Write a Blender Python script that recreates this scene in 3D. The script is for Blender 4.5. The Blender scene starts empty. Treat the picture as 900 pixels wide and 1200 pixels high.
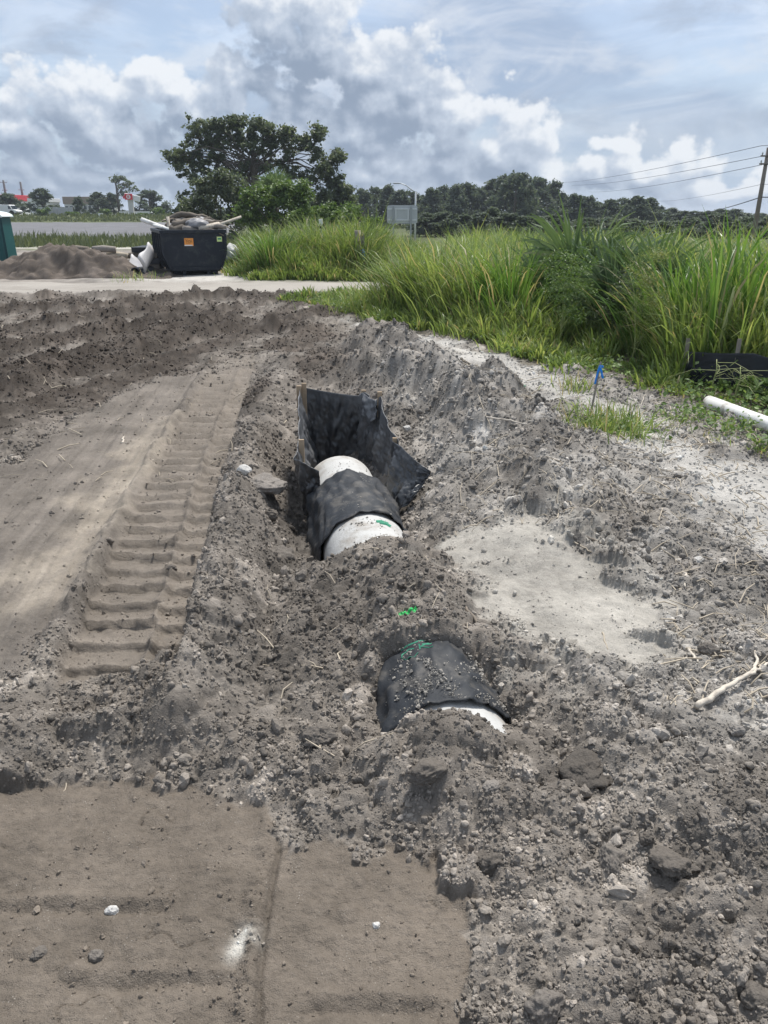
import bpy, math, random
import numpy as np
from mathutils import Vector, Matrix

S = bpy.context.scene
COL = S.collection
R = math.radians
random.seed(7)
RNG = np.random.default_rng(7)

# ------------------------------------------------------------------ camera
CAM_H, FPX, HORIZON = 2.0, 880.0, 250.0
PITCH = math.atan((600 - HORIZON) / FPX)
cd = bpy.data.cameras.new('camera'); cam = bpy.data.objects.new('camera', cd); COL.objects.link(cam)
cam.location = (0, 0, CAM_H); cam.rotation_euler = (R(90) - PITCH, 0, 0)
cd.sensor_fit = 'VERTICAL'; cd.sensor_height = 36.0; cd.lens = FPX / 1200 * 36.0
cd.clip_start = 0.05; cd.clip_end = 6000
S.camera = cam
CT, ST = math.cos(PITCH), math.sin(PITCH)

def ray(px, py):
    u, v = (px - 450) / FPX, (py - 600) / FPX
    return u, CT - v * ST, -(ST + v * CT)
def P(px, py, z=0.0):
    "world point where the sight line meets height z"
    a, b, c = ray(px, py); t = (z - CAM_H) / c
    return Vector((a * t, b * t, z))
def Q(px, py, Y):
    "world point where the sight line reaches distance Y"
    a, b, c = ray(px, py); t = Y / b
    return Vector((a * t, Y, CAM_H + c * t))

# ------------------------------------------------------------------ light, sky, exposure
SUN_EL, SUN_AZ = R(62), R(25)          # azimuth from +Y towards +X: the sun stands ahead, a little right
sl = bpy.data.lights.new('sun', 'SUN'); sl.energy = 1.5; sl.angle = R(10); sl.color = (1.0, 0.955, 0.89)
so = bpy.data.objects.new('sun', sl); COL.objects.link(so)
sd = Vector((math.sin(SUN_AZ) * math.cos(SUN_EL), math.cos(SUN_AZ) * math.cos(SUN_EL), math.sin(SUN_EL)))
so.rotation_euler = sd.to_track_quat('Z', 'Y').to_euler()
so.location = (0, 0, 60)
S.view_settings.view_transform = 'Standard'; S.view_settings.look = 'None'
S.view_settings.exposure = 1.92; S.view_settings.gamma = 1.0
S.view_settings.use_curve_mapping = False
S.cycles.max_bounces = 6; S.cycles.diffuse_bounces = 3; S.cycles.transparent_max_bounces = 8
S.cycles.use_denoising = True

class NT:
    "tiny helper for node graphs"
    def __init__(s, tree, dim='3D'): s.dim = dim; s.t = tree; s.n = tree.nodes; s.l = tree.links
    def put(s, sock, v):
        if isinstance(v, bpy.types.NodeSocket): s.l.new(v, sock)
        elif v is not None: sock.default_value = v
    def m(s, op, a, b=None, c=None, clamp=False):
        n = s.n.new('ShaderNodeMath'); n.operation = op; n.use_clamp = clamp
        for i, v in enumerate((a, b, c)): s.put(n.inputs[i], v)
        return n.outputs[0]
    def vm(s, op, a, b=None):
        n = s.n.new('ShaderNodeVectorMath'); n.operation = op
        s.put(n.inputs[0], a)
        if op == 'SCALE': s.put(n.inputs[3], b)
        else: s.put(n.inputs[1], b)
        return n.outputs[0]
    def noise(s, vec, scale, detail=2.0, rough=0.5, dist=0.0, lac=2.0):
        n = s.n.new('ShaderNodeTexNoise'); n.noise_dimensions = s.dim; s.put(n.inputs['Vector'], vec)
        n.inputs['Scale'].default_value = scale; n.inputs['Detail'].default_value = detail
        n.inputs['Roughness'].default_value = rough; n.inputs['Distortion'].default_value = dist
        n.inputs['Lacunarity'].default_value = lac
        return n.outputs['Fac']
    def voro(s, vec, scale, detail=0.0, rough=0.5, feature='F1', smooth=None, out='Distance'):
        n = s.n.new('ShaderNodeTexVoronoi'); n.voronoi_dimensions = s.dim; n.feature = feature; s.put(n.inputs['Vector'], vec)
        n.inputs['Scale'].default_value = scale; n.inputs['Detail'].default_value = detail
        n.inputs['Roughness'].default_value = rough
        if smooth is not None: n.inputs['Smoothness'].default_value = smooth
        return n.outputs[out]
    def ss(s, x, a, b, o0=0.0, o1=1.0):
        n = s.n.new('ShaderNodeMapRange'); n.interpolation_type = 'SMOOTHSTEP'
        s.put(n.inputs[0], x)
        for i, v in enumerate((a, b, o0, o1)): s.put(n.inputs[i + 1], v)
        return n.outputs[0]
    def mix(s, f, a, b):
        n = s.n.new('ShaderNodeMix'); n.data_type = 'RGBA'
        s.put(n.inputs[0], f)
        for k, v in ((6, a), (7, b)):
            if isinstance(v, tuple) and len(v) == 3: v = v + (1,)
            s.put(n.inputs[k], v)
        return n.outputs[2]
    def xyz(s, x, y, z):
        n = s.n.new('ShaderNodeCombineXYZ')
        for i, v in enumerate((x, y, z)): s.put(n.inputs[i], v)
        return n.outputs[0]
    def sep(s, v):
        n = s.n.new('ShaderNodeSeparateXYZ'); s.put(n.inputs[0], v); return n.outputs

def azel(px, py):
    a, b, c = ray(px, py)
    return math.atan2(a, b), math.atan2(c, math.hypot(a, b))

# cumulus masses of the photographed sky: (px, py, half width, half height)
PUFFS = [(30, 232, 80, 18), (130, 226, 80, 18), (240, 225, 80, 18), (330, 180, 60, 40), (470, 225, 80, 20), (620, 215, 70, 24), (380, 40, 60, 60), (110, 150, 110, 60), (40, 215, 110, 20), (230, 140, 70, 34), (180, 205, 90, 24), (440, 205, 110, 28), (560, 215, 90, 20), (325, 20, 52, 45), (372, 62, 60, 55), (420, 85, 66, 55), (470, 120, 70, 60), (425, 150, 80, 60),
         (535, 140, 62, 52), (590, 175, 62, 45), (500, 195, 110, 40), (640, 195, 50, 30), (350, 150, 50, 40),
         (75, 115, 68, 34), (25, 165, 50, 36), (162, 76, 26, 20), (205, 108, 44, 26), (280, 104, 46, 28),
         (150, 165, 80, 34), (250, 165, 60, 34), (90, 205, 120, 22), (340, 215, 90, 26),
         (722, 156, 30, 14), (765, 190, 62, 24), (850, 215, 70, 16), (700, 205, 70, 26)]

def build_world():
    w = bpy.data.worlds.new('World'); S.world = w; w.use_nodes = True
    g = NT(w.node_tree, '2D'); g.n.clear()
    grp = bpy.data.node_groups.new('cloud_density', 'ShaderNodeTree')
    grp.interface.new_socket('Az', in_out='INPUT', socket_type='NodeSocketFloat')
    grp.interface.new_socket('El', in_out='INPUT', socket_type='NodeSocketFloat')
    grp.interface.new_socket('Density', in_out='OUTPUT', socket_type='NodeSocketFloat')
    grp.interface.new_socket('Mass', in_out='OUTPUT', socket_type='NodeSocketFloat')
    q = NT(grp, '2D')
    gi = q.n.new('NodeGroupInput'); go = q.n.new('NodeGroupOutput')
    az, el = gi.outputs[0], gi.outputs[1]
    vec = q.xyz(az, q.m('MULTIPLY', el, 1.15), 0.0)
    # slow warp so that the masses are not ellipses
    wx = q.m('MULTIPLY', q.m('SUBTRACT', q.noise(vec, 9, 3, .5), .5), .075)
    wy = q.m('MULTIPLY', q.m('SUBTRACT', q.noise(q.vm('ADD', vec, (5, 3, 1)), 9, 3, .5), .5), .07)
    ax, ey = q.m('ADD', az, wx), q.m('ADD', el, wy)
    best = None
    for (px, py, hw, hh) in PUFFS:
        a0, e0 = azel(px, py); k = .00125
        dx = q.m('DIVIDE', q.m('SUBTRACT', ax, a0), hw * k)
        dy = q.m('DIVIDE', q.m('SUBTRACT', ey, e0), hh * k)
        r2 = q.m('MULTIPLY_ADD', dx, dx, q.m('MULTIPLY', dy, dy))
        v = q.m('SUBTRACT', 1.0, q.m('SQRT', r2))
        best = v if best is None else q.m('SMOOTH_MAX', best, v, .25)
    # the rest of the sky carries the same kind of cloud
    gen = q.m('MULTIPLY', q.m('SUBTRACT', q.noise(vec, 3.1, 4, .55), .60), 5.0)
    outside = q.ss(q.m('ABSOLUTE', az), .50, .75)
    high = q.ss(el, .36, .55)
    sel = q.m('MAXIMUM', outside, high)
    gen = q.m('SUBTRACT', gen, q.m('MULTIPLY', q.m('SUBTRACT', 1.0, sel), 1.2))
    best = q.m('MAXIMUM', best, gen)
    vo = q.voro(q.vm('ADD', vec, q.xyz(q.m('MULTIPLY', wx, .10), q.m('MULTIPLY', wy, .10), 0.0)), 19, 4.0, .55, 'SMOOTH_F1', .18)
    bill = q.m('SUBTRACT', .42, vo)
    fb = q.m('SUBTRACT', q.noise(vec, 24, 9, .60), .5)
    d = q.m('ADD', q.m('MULTIPLY_ADD', bill, .85, best), q.m('MULTIPLY', fb, .55))
    d = q.m('ADD', d, .24)
    q.put(go.inputs[0], d); q.put(go.inputs[1], best)

    tc = g.n.new('ShaderNodeTexCoord')
    x, y, z = g.sep(tc.outputs['Generated'])
    az = g.m('ARCTAN2', x, y); el = g.m('ARCSINE', z)
    def dens(a, e):
        n = g.n.new('ShaderNodeGroup'); n.node_tree = grp
        g.put(n.inputs[0], a); g.put(n.inputs[1], e); return n.outputs
    d0, b0 = dens(az, el)[:2]
    d1 = dens(g.m('ADD', az, .006), g.m('ADD', el, .010))[0]
    b2 = dens(g.m('ADD', az, .022), g.m('ADD', el, .045))[1]
    sky = g.n.new('ShaderNodeTexSky'); sky.sky_type = 'NISHITA'; sky.sun_disc = False
    sky.sun_elevation = SUN_EL; sky.sun_rotation = SUN_AZ
    sky.air_density = 1.0; sky.dust_density = 2.0; sky.ozone_density = 1.5
    # high thin veil over the blue
    pv = g.xyz(g.m('MULTIPLY', az, 1.0), g.m('MULTIPLY', el, 3.2), 0.0)
    veil = g.noise(pv, 6.0, 8, .6, .6)
    veil2 = g.noise(g.vm('ADD', pv, (2, 9, 4)), 2.2, 5, .55, .3)
    K = 5.9
    thin = g.mix(g.ss(veil, .35, .72), (.33 * K, .42 * K, .57 * K), (.57 * K, .63 * K, .73 * K))
    fveil = g.m('MULTIPLY_ADD', g.ss(veil2, .35, .65), .3, .62)
    base = g.mix(fveil, sky.outputs[0], thin)
    # scattered grey shreds and pale streaks of the middle cloud
    mid_ = g.noise(g.xyz(az, g.m('MULTIPLY', el, 2.2), 0.0), 7.5, 7, .58, .25)
    base = g.mix(g.ss(mid_, .50, .72, 0.0, .55), base, (.36 * K, .42 * K, .52 * K))
    base = g.mix(g.ss(mid_, .46, .30, 0.0, .5), base, (.68 * K, .73 * K, .80 * K))
    # lower air is paler
    base = g.mix(g.ss(el, .16, .0, 0.0, .6), base, (.46 * K, .575 * K, .71 * K))
    base = g.mix(g.ss(el, .16, .36, 0.0, .55), base, (.58 * K, .65 * K, .75 * K))
    alpha = g.ss(d0, -.08, .30)
    l1 = g.m('MULTIPLY', g.m('SUBTRACT', d0, d1), .62)
    l2 = g.m('MULTIPLY', g.m('SUBTRACT', b0, b2), .62)
    fine = g.noise(g.xyz(az, el, .3), 9, 3, .5)
    rim = g.ss(d0, .55, .05, 0.0, .10)
    lit = g.m('ADD', g.m('ADD', l1, l2), g.m('MULTIPLY_ADD', g.m('SUBTRACT', fine, .5), .55, rim))
    lit = g.m('SUBTRACT', lit, g.ss(b0, .30, .85, 0.0, .16))
    c1 = g.mix(g.ss(lit, -.35, .36), (.245 * K, .31 * K, .415 * K), (.49 * K, .56 * K, .665 * K))
    c2 = g.mix(g.ss(lit, .20, .72), c1, (.81 * K, .84 * K, .875 * K))
    out = g.mix(g.m('MULTIPLY', alpha, .93), base, c2)
    bg = g.n.new('ShaderNodeBackground'); g.put(bg.inputs[0], out); bg.inputs[1].default_value = 0.05
    ow = g.n.new('ShaderNodeOutputWorld'); g.l.new(bg.outputs[0], ow.inputs[0])
    w.cycles.sampling_method = 'NONE'
build_world()

# ------------------------------------------------------------------ helpers
def tag(o, label=None, cat=None, group=None, kind=None):
    if label: o['label'] = label
    if cat: o['category'] = cat
    if group: o['group'] = group
    if kind: o['kind'] = kind
    return o
def link(name, me, parent=None, loc=None):
    o = bpy.data.objects.new(name, me); COL.objects.link(o)
    if parent: o.parent = parent
    if loc is not None: o.location = loc
    return o
def empty(name, loc, rz=0.0):
    o = bpy.data.objects.new(name, None); COL.objects.link(o); o.location = loc; o.rotation_euler = (0, 0, rz)
    o.empty_display_size = .1
    return o
def mesh_np(name, V, F, mat=None, smooth=True, tint=None, col=None):
    "fast mesh from arrays: V (n,3), F (m,3) or (m,4)"
    V = np.asarray(V, np.float32); F = np.asarray(F, np.int32)
    me = bpy.data.meshes.new(name)
    me.vertices.add(len(V)); me.vertices.foreach_set('co', V.ravel())
    k = F.shape[1]
    me.loops.add(F.size); me.loops.foreach_set('vertex_index', F.ravel())
    me.polygons.add(len(F))
    me.polygons.foreach_set('loop_start', np.arange(0, F.size, k, dtype=np.int32))
    me.polygons.foreach_set('use_smooth', np.full(len(F), smooth, dtype=bool))
    if tint is not None:
        a = me.attributes.new('tint', 'FLOAT', 'POINT'); a.data.foreach_set('value', np.asarray(tint, np.float32))
    if col is not None:
        a = me.attributes.new('soil', 'FLOAT_COLOR', 'POINT')
        c = np.ones((len(V), 4), np.float32); c[:, :3] = col; a.data.foreach_set('color', c.ravel())
    me.update(calc_edges=True)
    if mat: me.materials.append(mat)
    return me

class MB:
    "collects simple solids into one mesh"
    def __init__(s): s.v = []; s.f = []
    def add(s, vs, fs):
        n = len(s.v); s.v += [tuple(v) for v in vs]; s.f += [tuple(i + n for i in f) for f in fs]; return s
    def box(s, c, d, M=None):
        x, y, z = (q / 2 for q in d)
        vs = [Vector((sx * x, sy * y, sz * z)) for sz in (-1, 1) for sy in (-1, 1) for sx in (-1, 1)]
        if M is not None: vs = [M @ v for v in vs]
        c = Vector(c)
        return s.add([v + c for v in vs], [(0, 2, 3, 1), (4, 5, 7, 6), (0, 1, 5, 4), (2, 6, 7, 3), (0, 4, 6, 2), (1, 3, 7, 5)])
    def tube(s, pts, rad, seg=8, cap=True, sq=1.0):
        pts = [Vector(p) for p in pts]; n = len(pts)
        if not hasattr(rad, '__len__'): rad = [rad] * n
        vs = []; fs = []
        t0 = (pts[1] - pts[0]).normalized()
        u = t0.orthogonal().normalized()
        for i, p in enumerate(pts):
            t = (pts[min(i + 1, n - 1)] - pts[max(i - 1, 0)]).normalized()
            u = (u - t * u.dot(t)).normalized(); w = t.cross(u)
            for k in range(seg):
                a = 2 * math.pi * k / seg
                vs.append(p + (u * math.cos(a) + w * math.sin(a) * sq) * rad[i])
        for i in range(n - 1):
            for k in range(seg):
                k2 = (k + 1) % seg
                fs.append((i * seg + k, i * seg + k2, (i + 1) * seg + k2, (i + 1) * seg + k))
        if cap:
            fs.append(tuple(reversed(range(seg)))); fs.append(tuple(range((n - 1) * seg, n * seg)))
        return s.add(vs, fs)
    def prism(s, poly, y0, y1):
        "polygon in x,z extruded along y"
        n = len(poly)
        vs = [(x, y0, z) for x, z in poly] + [(x, y1, z) for x, z in poly]
        fs = [tuple(range(n)), tuple(reversed(range(n, 2 * n)))] + [(i, i + n, (i + 1) % n + n, (i + 1) % n) for i in range(n)]
        return s.add(vs, fs)
    def build(s, name, mat, parent=None, bevel=0.0, smooth=False, loc=None):
        me = bpy.data.meshes.new(name); me.from_pydata(s.v, [], s.f); me.update()
        if mat: me.materials.append(mat)
        if smooth: me.polygons.foreach_set('use_smooth', [True] * len(me.polygons))
        o = link(name, me, parent, loc)
        if bevel:
            b = o.modifiers.new('bevel', 'BEVEL'); b.width = bevel; b.segments = 2; b.limit_method = 'ANGLE'
        return o

# ------------------------------------------------------------------ materials
def principled(name):
    m = bpy.data.materials.new(name); m.use_nodes = True
    g = NT(m.node_tree); b = g.n['Principled BSDF']
    return m, g, b
def mat_basic(name, c, rough=.7, var=.25, scale=6.0, bump=0.0, bscale=40.0, metal=0.0, spec=.3, dirt=None, dscale=3.0):
    m, g, b = principled(name)
    tc = g.n.new('ShaderNodeTexCoord'); v = tc.outputs['Object']
    n = g.noise(v, scale, 5, .6)
    col = g.mix(n, tuple(x * (1 - var) for x in c), tuple(min(1, x * (1 + var)) for x in c))
    if dirt:
        col = g.mix(g.ss(g.noise(g.vm('ADD', v, (3, 7, 2)), dscale, 6, .65), .48, .66, 0, .8), col, dirt)
    g.put(b.inputs['Base Color'], col); b.inputs['Roughness'].default_value = rough
    b.inputs['Metallic'].default_value = metal; b.inputs['Specular IOR Level'].default_value = spec
    if bump:
        bn = g.n.new('ShaderNodeBump'); bn.inputs['Strength'].default_value = 1.0; bn.inputs['Distance'].default_value = bump
        g.put(bn.inputs['Height'], g.noise(v, bscale, 4, .6)); g.put(b.inputs['Normal'], bn.outputs[0])
    return m
def mat_leaf(name, dark, mid, light, dry=None, rough=.5, trans=.35, spec=.35):
    "foliage: colour by the per-leaf tint attribute, some light passing through"
    m, g, b = principled(name)
    at = g.n.new('ShaderNodeAttribute'); at.attribute_name = 'tint'
    t = at.outputs['Fac']
    rp = g.n.new('ShaderNodeValToRGB'); g.put(rp.inputs[0], t)
    e = rp.color_ramp.elements
    e[0].position = 0.0; e[0].color = dark + (1,)
    e[1].position = .55; e[1].color = mid + (1,)
    n = e.new(.9); n.color = light + (1,)
    if dry: n = e.new(.97); n.color = dry + (1,)
    c = rp.outputs[0]
    g.put(b.inputs['Base Color'], c); b.inputs['Roughness'].default_value = rough
    b.inputs['Specular IOR Level'].default_value = spec
    tr = g.n.new('ShaderNodeBsdfTranslucent'); g.put(tr.inputs[0], g.mix(.5, c, g.vm('MULTIPLY', c, (1.3, 1.25, .5))))
    ms = g.n.new('ShaderNodeMixShader'); ms.inputs[0].default_value = trans
    g.l.new(b.outputs[0], ms.inputs[1]); g.l.new(tr.outputs[0], ms.inputs[2])
    g.l.new(ms.outputs[0], g.n['Material Output'].inputs[0])
    return m
def mat_soil():
    m, g, b = principled('soil')
    at = g.n.new('ShaderNodeAttribute'); at.attribute_name = 'soil'
    tc = g.n.new('ShaderNodeTexCoord'); v = tc.outputs['Object']
    n1 = g.noise(v, 35, 4, .65); n2 = g.noise(v, 160, 3, .6); n3 = g.noise(v, 4.5, 4, .6)
    k = g.m('MULTIPLY_ADD', n1, .55, g.m('MULTIPLY_ADD', n2, .55, g.m('MULTIPLY', n3, .5)))   # mean .8
    k = g.m('ADD', k, .2)
    c = g.vm('SCALE', at.outputs['Color'], k)
    # pale grains and crumbs
    sp = g.voro(v, 95, 0, .5, 'F1')
    spm = g.m('MULTIPLY', g.ss(sp, .22, .12), g.ss(g.noise(v, 23, 2, .5), .52, .68))
    c = g.mix(g.m('MULTIPLY', spm, .55), c, (.46, .43, .39))
    g.put(b.inputs['Base Color'], c); b.inputs['Roughness'].default_value = .95
    b.inputs['Specular IOR Level'].default_value = .12
    bn = g.n.new('ShaderNodeBump'); bn.inputs['Strength'].default_value = .9; bn.inputs['Distance'].default_value = .012
    g.put(bn.inputs['Height'], g.m('MULTIPLY_ADD', g.noise(v, 60, 5, .7), 1.0, g.m('MULTIPLY', g.noise(v, 240, 3, .6), .35)))
    g.put(b.inputs['Normal'], bn.outputs[0])
    return m
M_SOIL = mat_soil()

# ------------------------------------------------------------------ ground: heights and soil colours, all in world metres
def hsh(ix, iy, seed):
    h = (ix.astype(np.uint32) * np.uint32(374761393) + iy.astype(np.uint32) * np.uint32(668265263) + np.uint32((seed * 2246822519) & 0xffffffff))
    h = (h ^ (h >> np.uint32(13))) * np.uint32(1274126177)
    h = (h ^ (h >> np.uint32(16))) * np.uint32(2246822519)
    return h ^ (h >> np.uint32(15))
def h01(ix, iy, seed): return hsh(ix, iy, seed).astype(np.float32) / np.float32(4294967296.0)
def perlin(x, y, seed=0):
    x = np.asarray(x, np.float64); y = np.asarray(y, np.float64)
    ix = np.floor(x).astype(np.int64); iy = np.floor(y).astype(np.int64); fx = (x - ix); fy = (y - iy)
    u = fx * fx * fx * (fx * (fx * 6 - 15) + 10); w = fy * fy * fy * (fy * (fy * 6 - 15) + 10)
    def gr(a, b, dx, dy):
        t = h01(a, b, seed) * (2 * np.pi); return np.cos(t) * dx + np.sin(t) * dy
    a = gr(ix, iy, fx, fy); b = gr(ix + 1, iy, fx - 1, fy); c = gr(ix, iy + 1, fx, fy - 1); d = gr(ix + 1, iy + 1, fx - 1, fy - 1)
    return ((a + (b - a) * u) * (1 - w) + (c + (d - c) * u) * w) * 1.5
def fbm(x, y, s, octv=4, seed=0, gain=.5):
    r = 0; a = 1.0; f = 1.0 / s
    for k in range(octv): r = r + a * perlin(x * f, y * f, seed + k * 17); a *= gain; f *= 2.03
    return r
def cobble(x, y, cell, seed, keep=.8, flat=.7):
    "rounded lumps thrown over the plane: height of the tallest lump, and a per-lump random number"
    gx = x / cell; gy = y / cell
    ix = np.floor(gx).astype(np.int64); iy = np.floor(gy).astype(np.int64)
    best = np.zeros(len(x), np.float32); rid = np.zeros(len(x), np.float32)
    for dx in (-1, 0, 1):
        for dy in (-1, 0, 1):
            jx, jy = ix + dx, iy + dy
            r0 = h01(jx, jy, seed); 
            px = jx + h01(jx, jy, seed + 1); py = jy + h01(jx, jy, seed + 2)
            rr = .28 + .55 * h01(jx, jy, seed + 3) ** 2
            an = h01(jx, jy, seed + 4) * 3.1416; st = .75 + .5 * h01(jx, jy, seed + 5)
            ex, ey = gx - px, gy - py
            ca, sa = np.cos(an), np.sin(an)
            a = (ex * ca + ey * sa) * st; b = (-ex * sa + ey * ca) / st
            d2 = (a * a + b * b) / (rr * rr)
            h = np.where(r0 < keep, np.sqrt(np.clip(1 - d2, 0, 1)) * rr * flat, 0).astype(np.float32)
            m = h > best; best = np.where(m, h, best); rid = np.where(m, r0 / keep, rid)
    return best * cell, rid
def sstep(x, a, b):
    t = np.clip((x - a) / (b - a), 0, 1); return t * t * (3 - 2 * t)
def pl(pts, z=0.0): return np.array([P(a, b, z)[:2] for a, b in pts])
def line(x, y, pts):
    "signed offset (right positive), length along, clamped ends, to a polyline"
    best = np.full(len(x), 1e9); so = np.zeros(len(x)); sa = np.zeros(len(x)); acc = 0.0
    for i in range(len(pts) - 1):
        ax, ay = pts[i]; bx, by = pts[i + 1]; dx, dy = bx - ax, by - ay; L = math.hypot(dx, dy)
        t = np.clip(((x - ax) * dx + (y - ay) * dy) / (L * L), 0, 1)
        ex, ey = x - ax - t * dx, y - ay - t * dy; d = np.hypot(ex, ey)
        sg = np.sign(ex * dy - ey * dx); m = d < best
        best = np.where(m, d, best); so = np.where(m, d * sg, so); sa = np.where(m, acc + t * L, sa); acc += L
    return so, sa, acc
def poly(x, y, pts):
    "signed distance to a polygon, inside positive"
    n = len(pts); d = np.full(len(x), 1e9); ins = np.zeros(len(x), bool)
    for i in range(n):
        ax, ay = pts[i]; bx, by = pts[(i + 1) % n]; dx, dy = bx - ax, by - ay
        t = np.clip(((x - ax) * dx + (y - ay) * dy) / (dx * dx + dy * dy + 1e-12), 0, 1)
        d = np.minimum(d, np.hypot(x - ax - t * dx, y - ay - t * dy))
        c = ((ay > y) != (by > y)) & (x < (bx - ax) * (y - ay) / (by - ay + 1e-12) + ax); ins ^= c
    return np.where(ins, d, -d)

PIPE_R = .285
PIPE_Z = -.13                                        # axis height
_pa = P(515, 795, PIPE_Z + PIPE_R); _pb = P(404, 548, PIPE_Z + PIPE_R)
PIPE_A = np.array(_pa[:2]); PIPE_D = np.array((_pb - _pa)[:2]); PIPE_D = PIPE_D / np.linalg.norm(PIPE_D)
PIPE_N = np.array([PIPE_D[1], -PIPE_D[0]])          # to the right of the run
def pipe_s(px, py, z=PIPE_Z + PIPE_R): return float((np.array(P(px, py, z)[:2]) - PIPE_A) @ PIPE_D)
S_NEAR0, S_NEAR1 = pipe_s(505, 836), pipe_s(492, 755)
S_FAR0, S_FAR1 = pipe_s(432, 632), pipe_s(402, 522)

MUD = pl([(-300, 905), (60, 918), (150, 915), (250, 928), (318, 955), (335, 985), (430, 985), (515, 1000), (543, 1030), (552, 1100), (560, 1230), (575, 1900), (-900, 1900), (-700, 905)])
PATHP = pl([(-260, 720), (-60, 600), (40, 530), (110, 480), (185, 447), (238, 442), (244, 468), (215, 530), (170, 600), (125, 670), (85, 735), (60, 785), (-60, 800), (-300, 800)])
TREAD = pl([(140, 812), (152, 760), (168, 705), (188, 645), (212, 580), (236, 520), (258, 470), (272, 436), (282, 412), (290, 398)])
BERM = pl([(120, 905), (185, 845), (228, 775), (256, 700), (278, 630), (292, 570), (302, 510), (318, 460), (335, 432)])
HOLLOW = pl([(440, 860), (395, 775), (360, 700), (345, 640), (340, 570), (348, 500)])
RBERM = pl([(438, 408), (470, 445), (520, 480), (575, 510), (630, 545), (675, 585), (700, 640)])
SLAB = pl([(528, 642), (585, 634), (640, 632), (690, 672), (735, 720), (772, 752), (765, 800), (700, 812), (640, 806), (600, 770), (565, 715)])
SAND = pl([(395, 372), (450, 382), (520, 402), (600, 425), (660, 448), (740, 490), (860, 540), (1000, 600), (1150, 760), (900, 700), (800, 600), (720, 540), (680, 490), (620, 460), (560, 432), (480, 404), (420, 388)])
GRASSF = pl([(330, 352), (395, 362), (440, 378), (500, 390), (560, 404), (620, 426), (690, 438), (760, 458), (840, 486), (960, 520), (1300, 640), (2400, 640), (2400, 300), (470, 300), (455, 345)])
GROOVE = pl([(329, 945), (324, 985), (316, 1040), (309, 1100), (299, 1210), (290, 1400)])
BARS = [(1.715, -1.3, -.62), (1.47, -.95, -.40), (1.395, -.28, .2)]
TREAD2 = pl([(-170, 610), (-60, 545), (30, 502), (100, 468), (165, 440), (225, 414), (280, 392), (340, 376)])
TRACK_Y0, TRACK_Y1 = 20.6, 24.2
RUTS = [(pl([(-140, 560), (60, 470), (160, 440), (250, 405), (330, 380), (392, 362)]), .10, .20),
        (pl([(-200, 520), (0, 462), (120, 432), (210, 398), (300, 375)]), .15, .24),
        (pl([(-200, 478), (0, 440), (110, 415), (200, 388), (290, 368)]), .11, .22),
        (pl([(-220, 450), (0, 412), (120, 394), (220, 375), (300, 360)]), .15, .26),
        (pl([(-200, 415), (0, 388), (130, 374), (250, 360)]), .14, .3),
        (pl([(-200, 375), (0, 366), (150, 358), (250, 350), (380, 352)]), .15, .35),
        (pl([(285, 396), (315, 384), (345, 386), (372, 400)]), .10, .22)]

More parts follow.
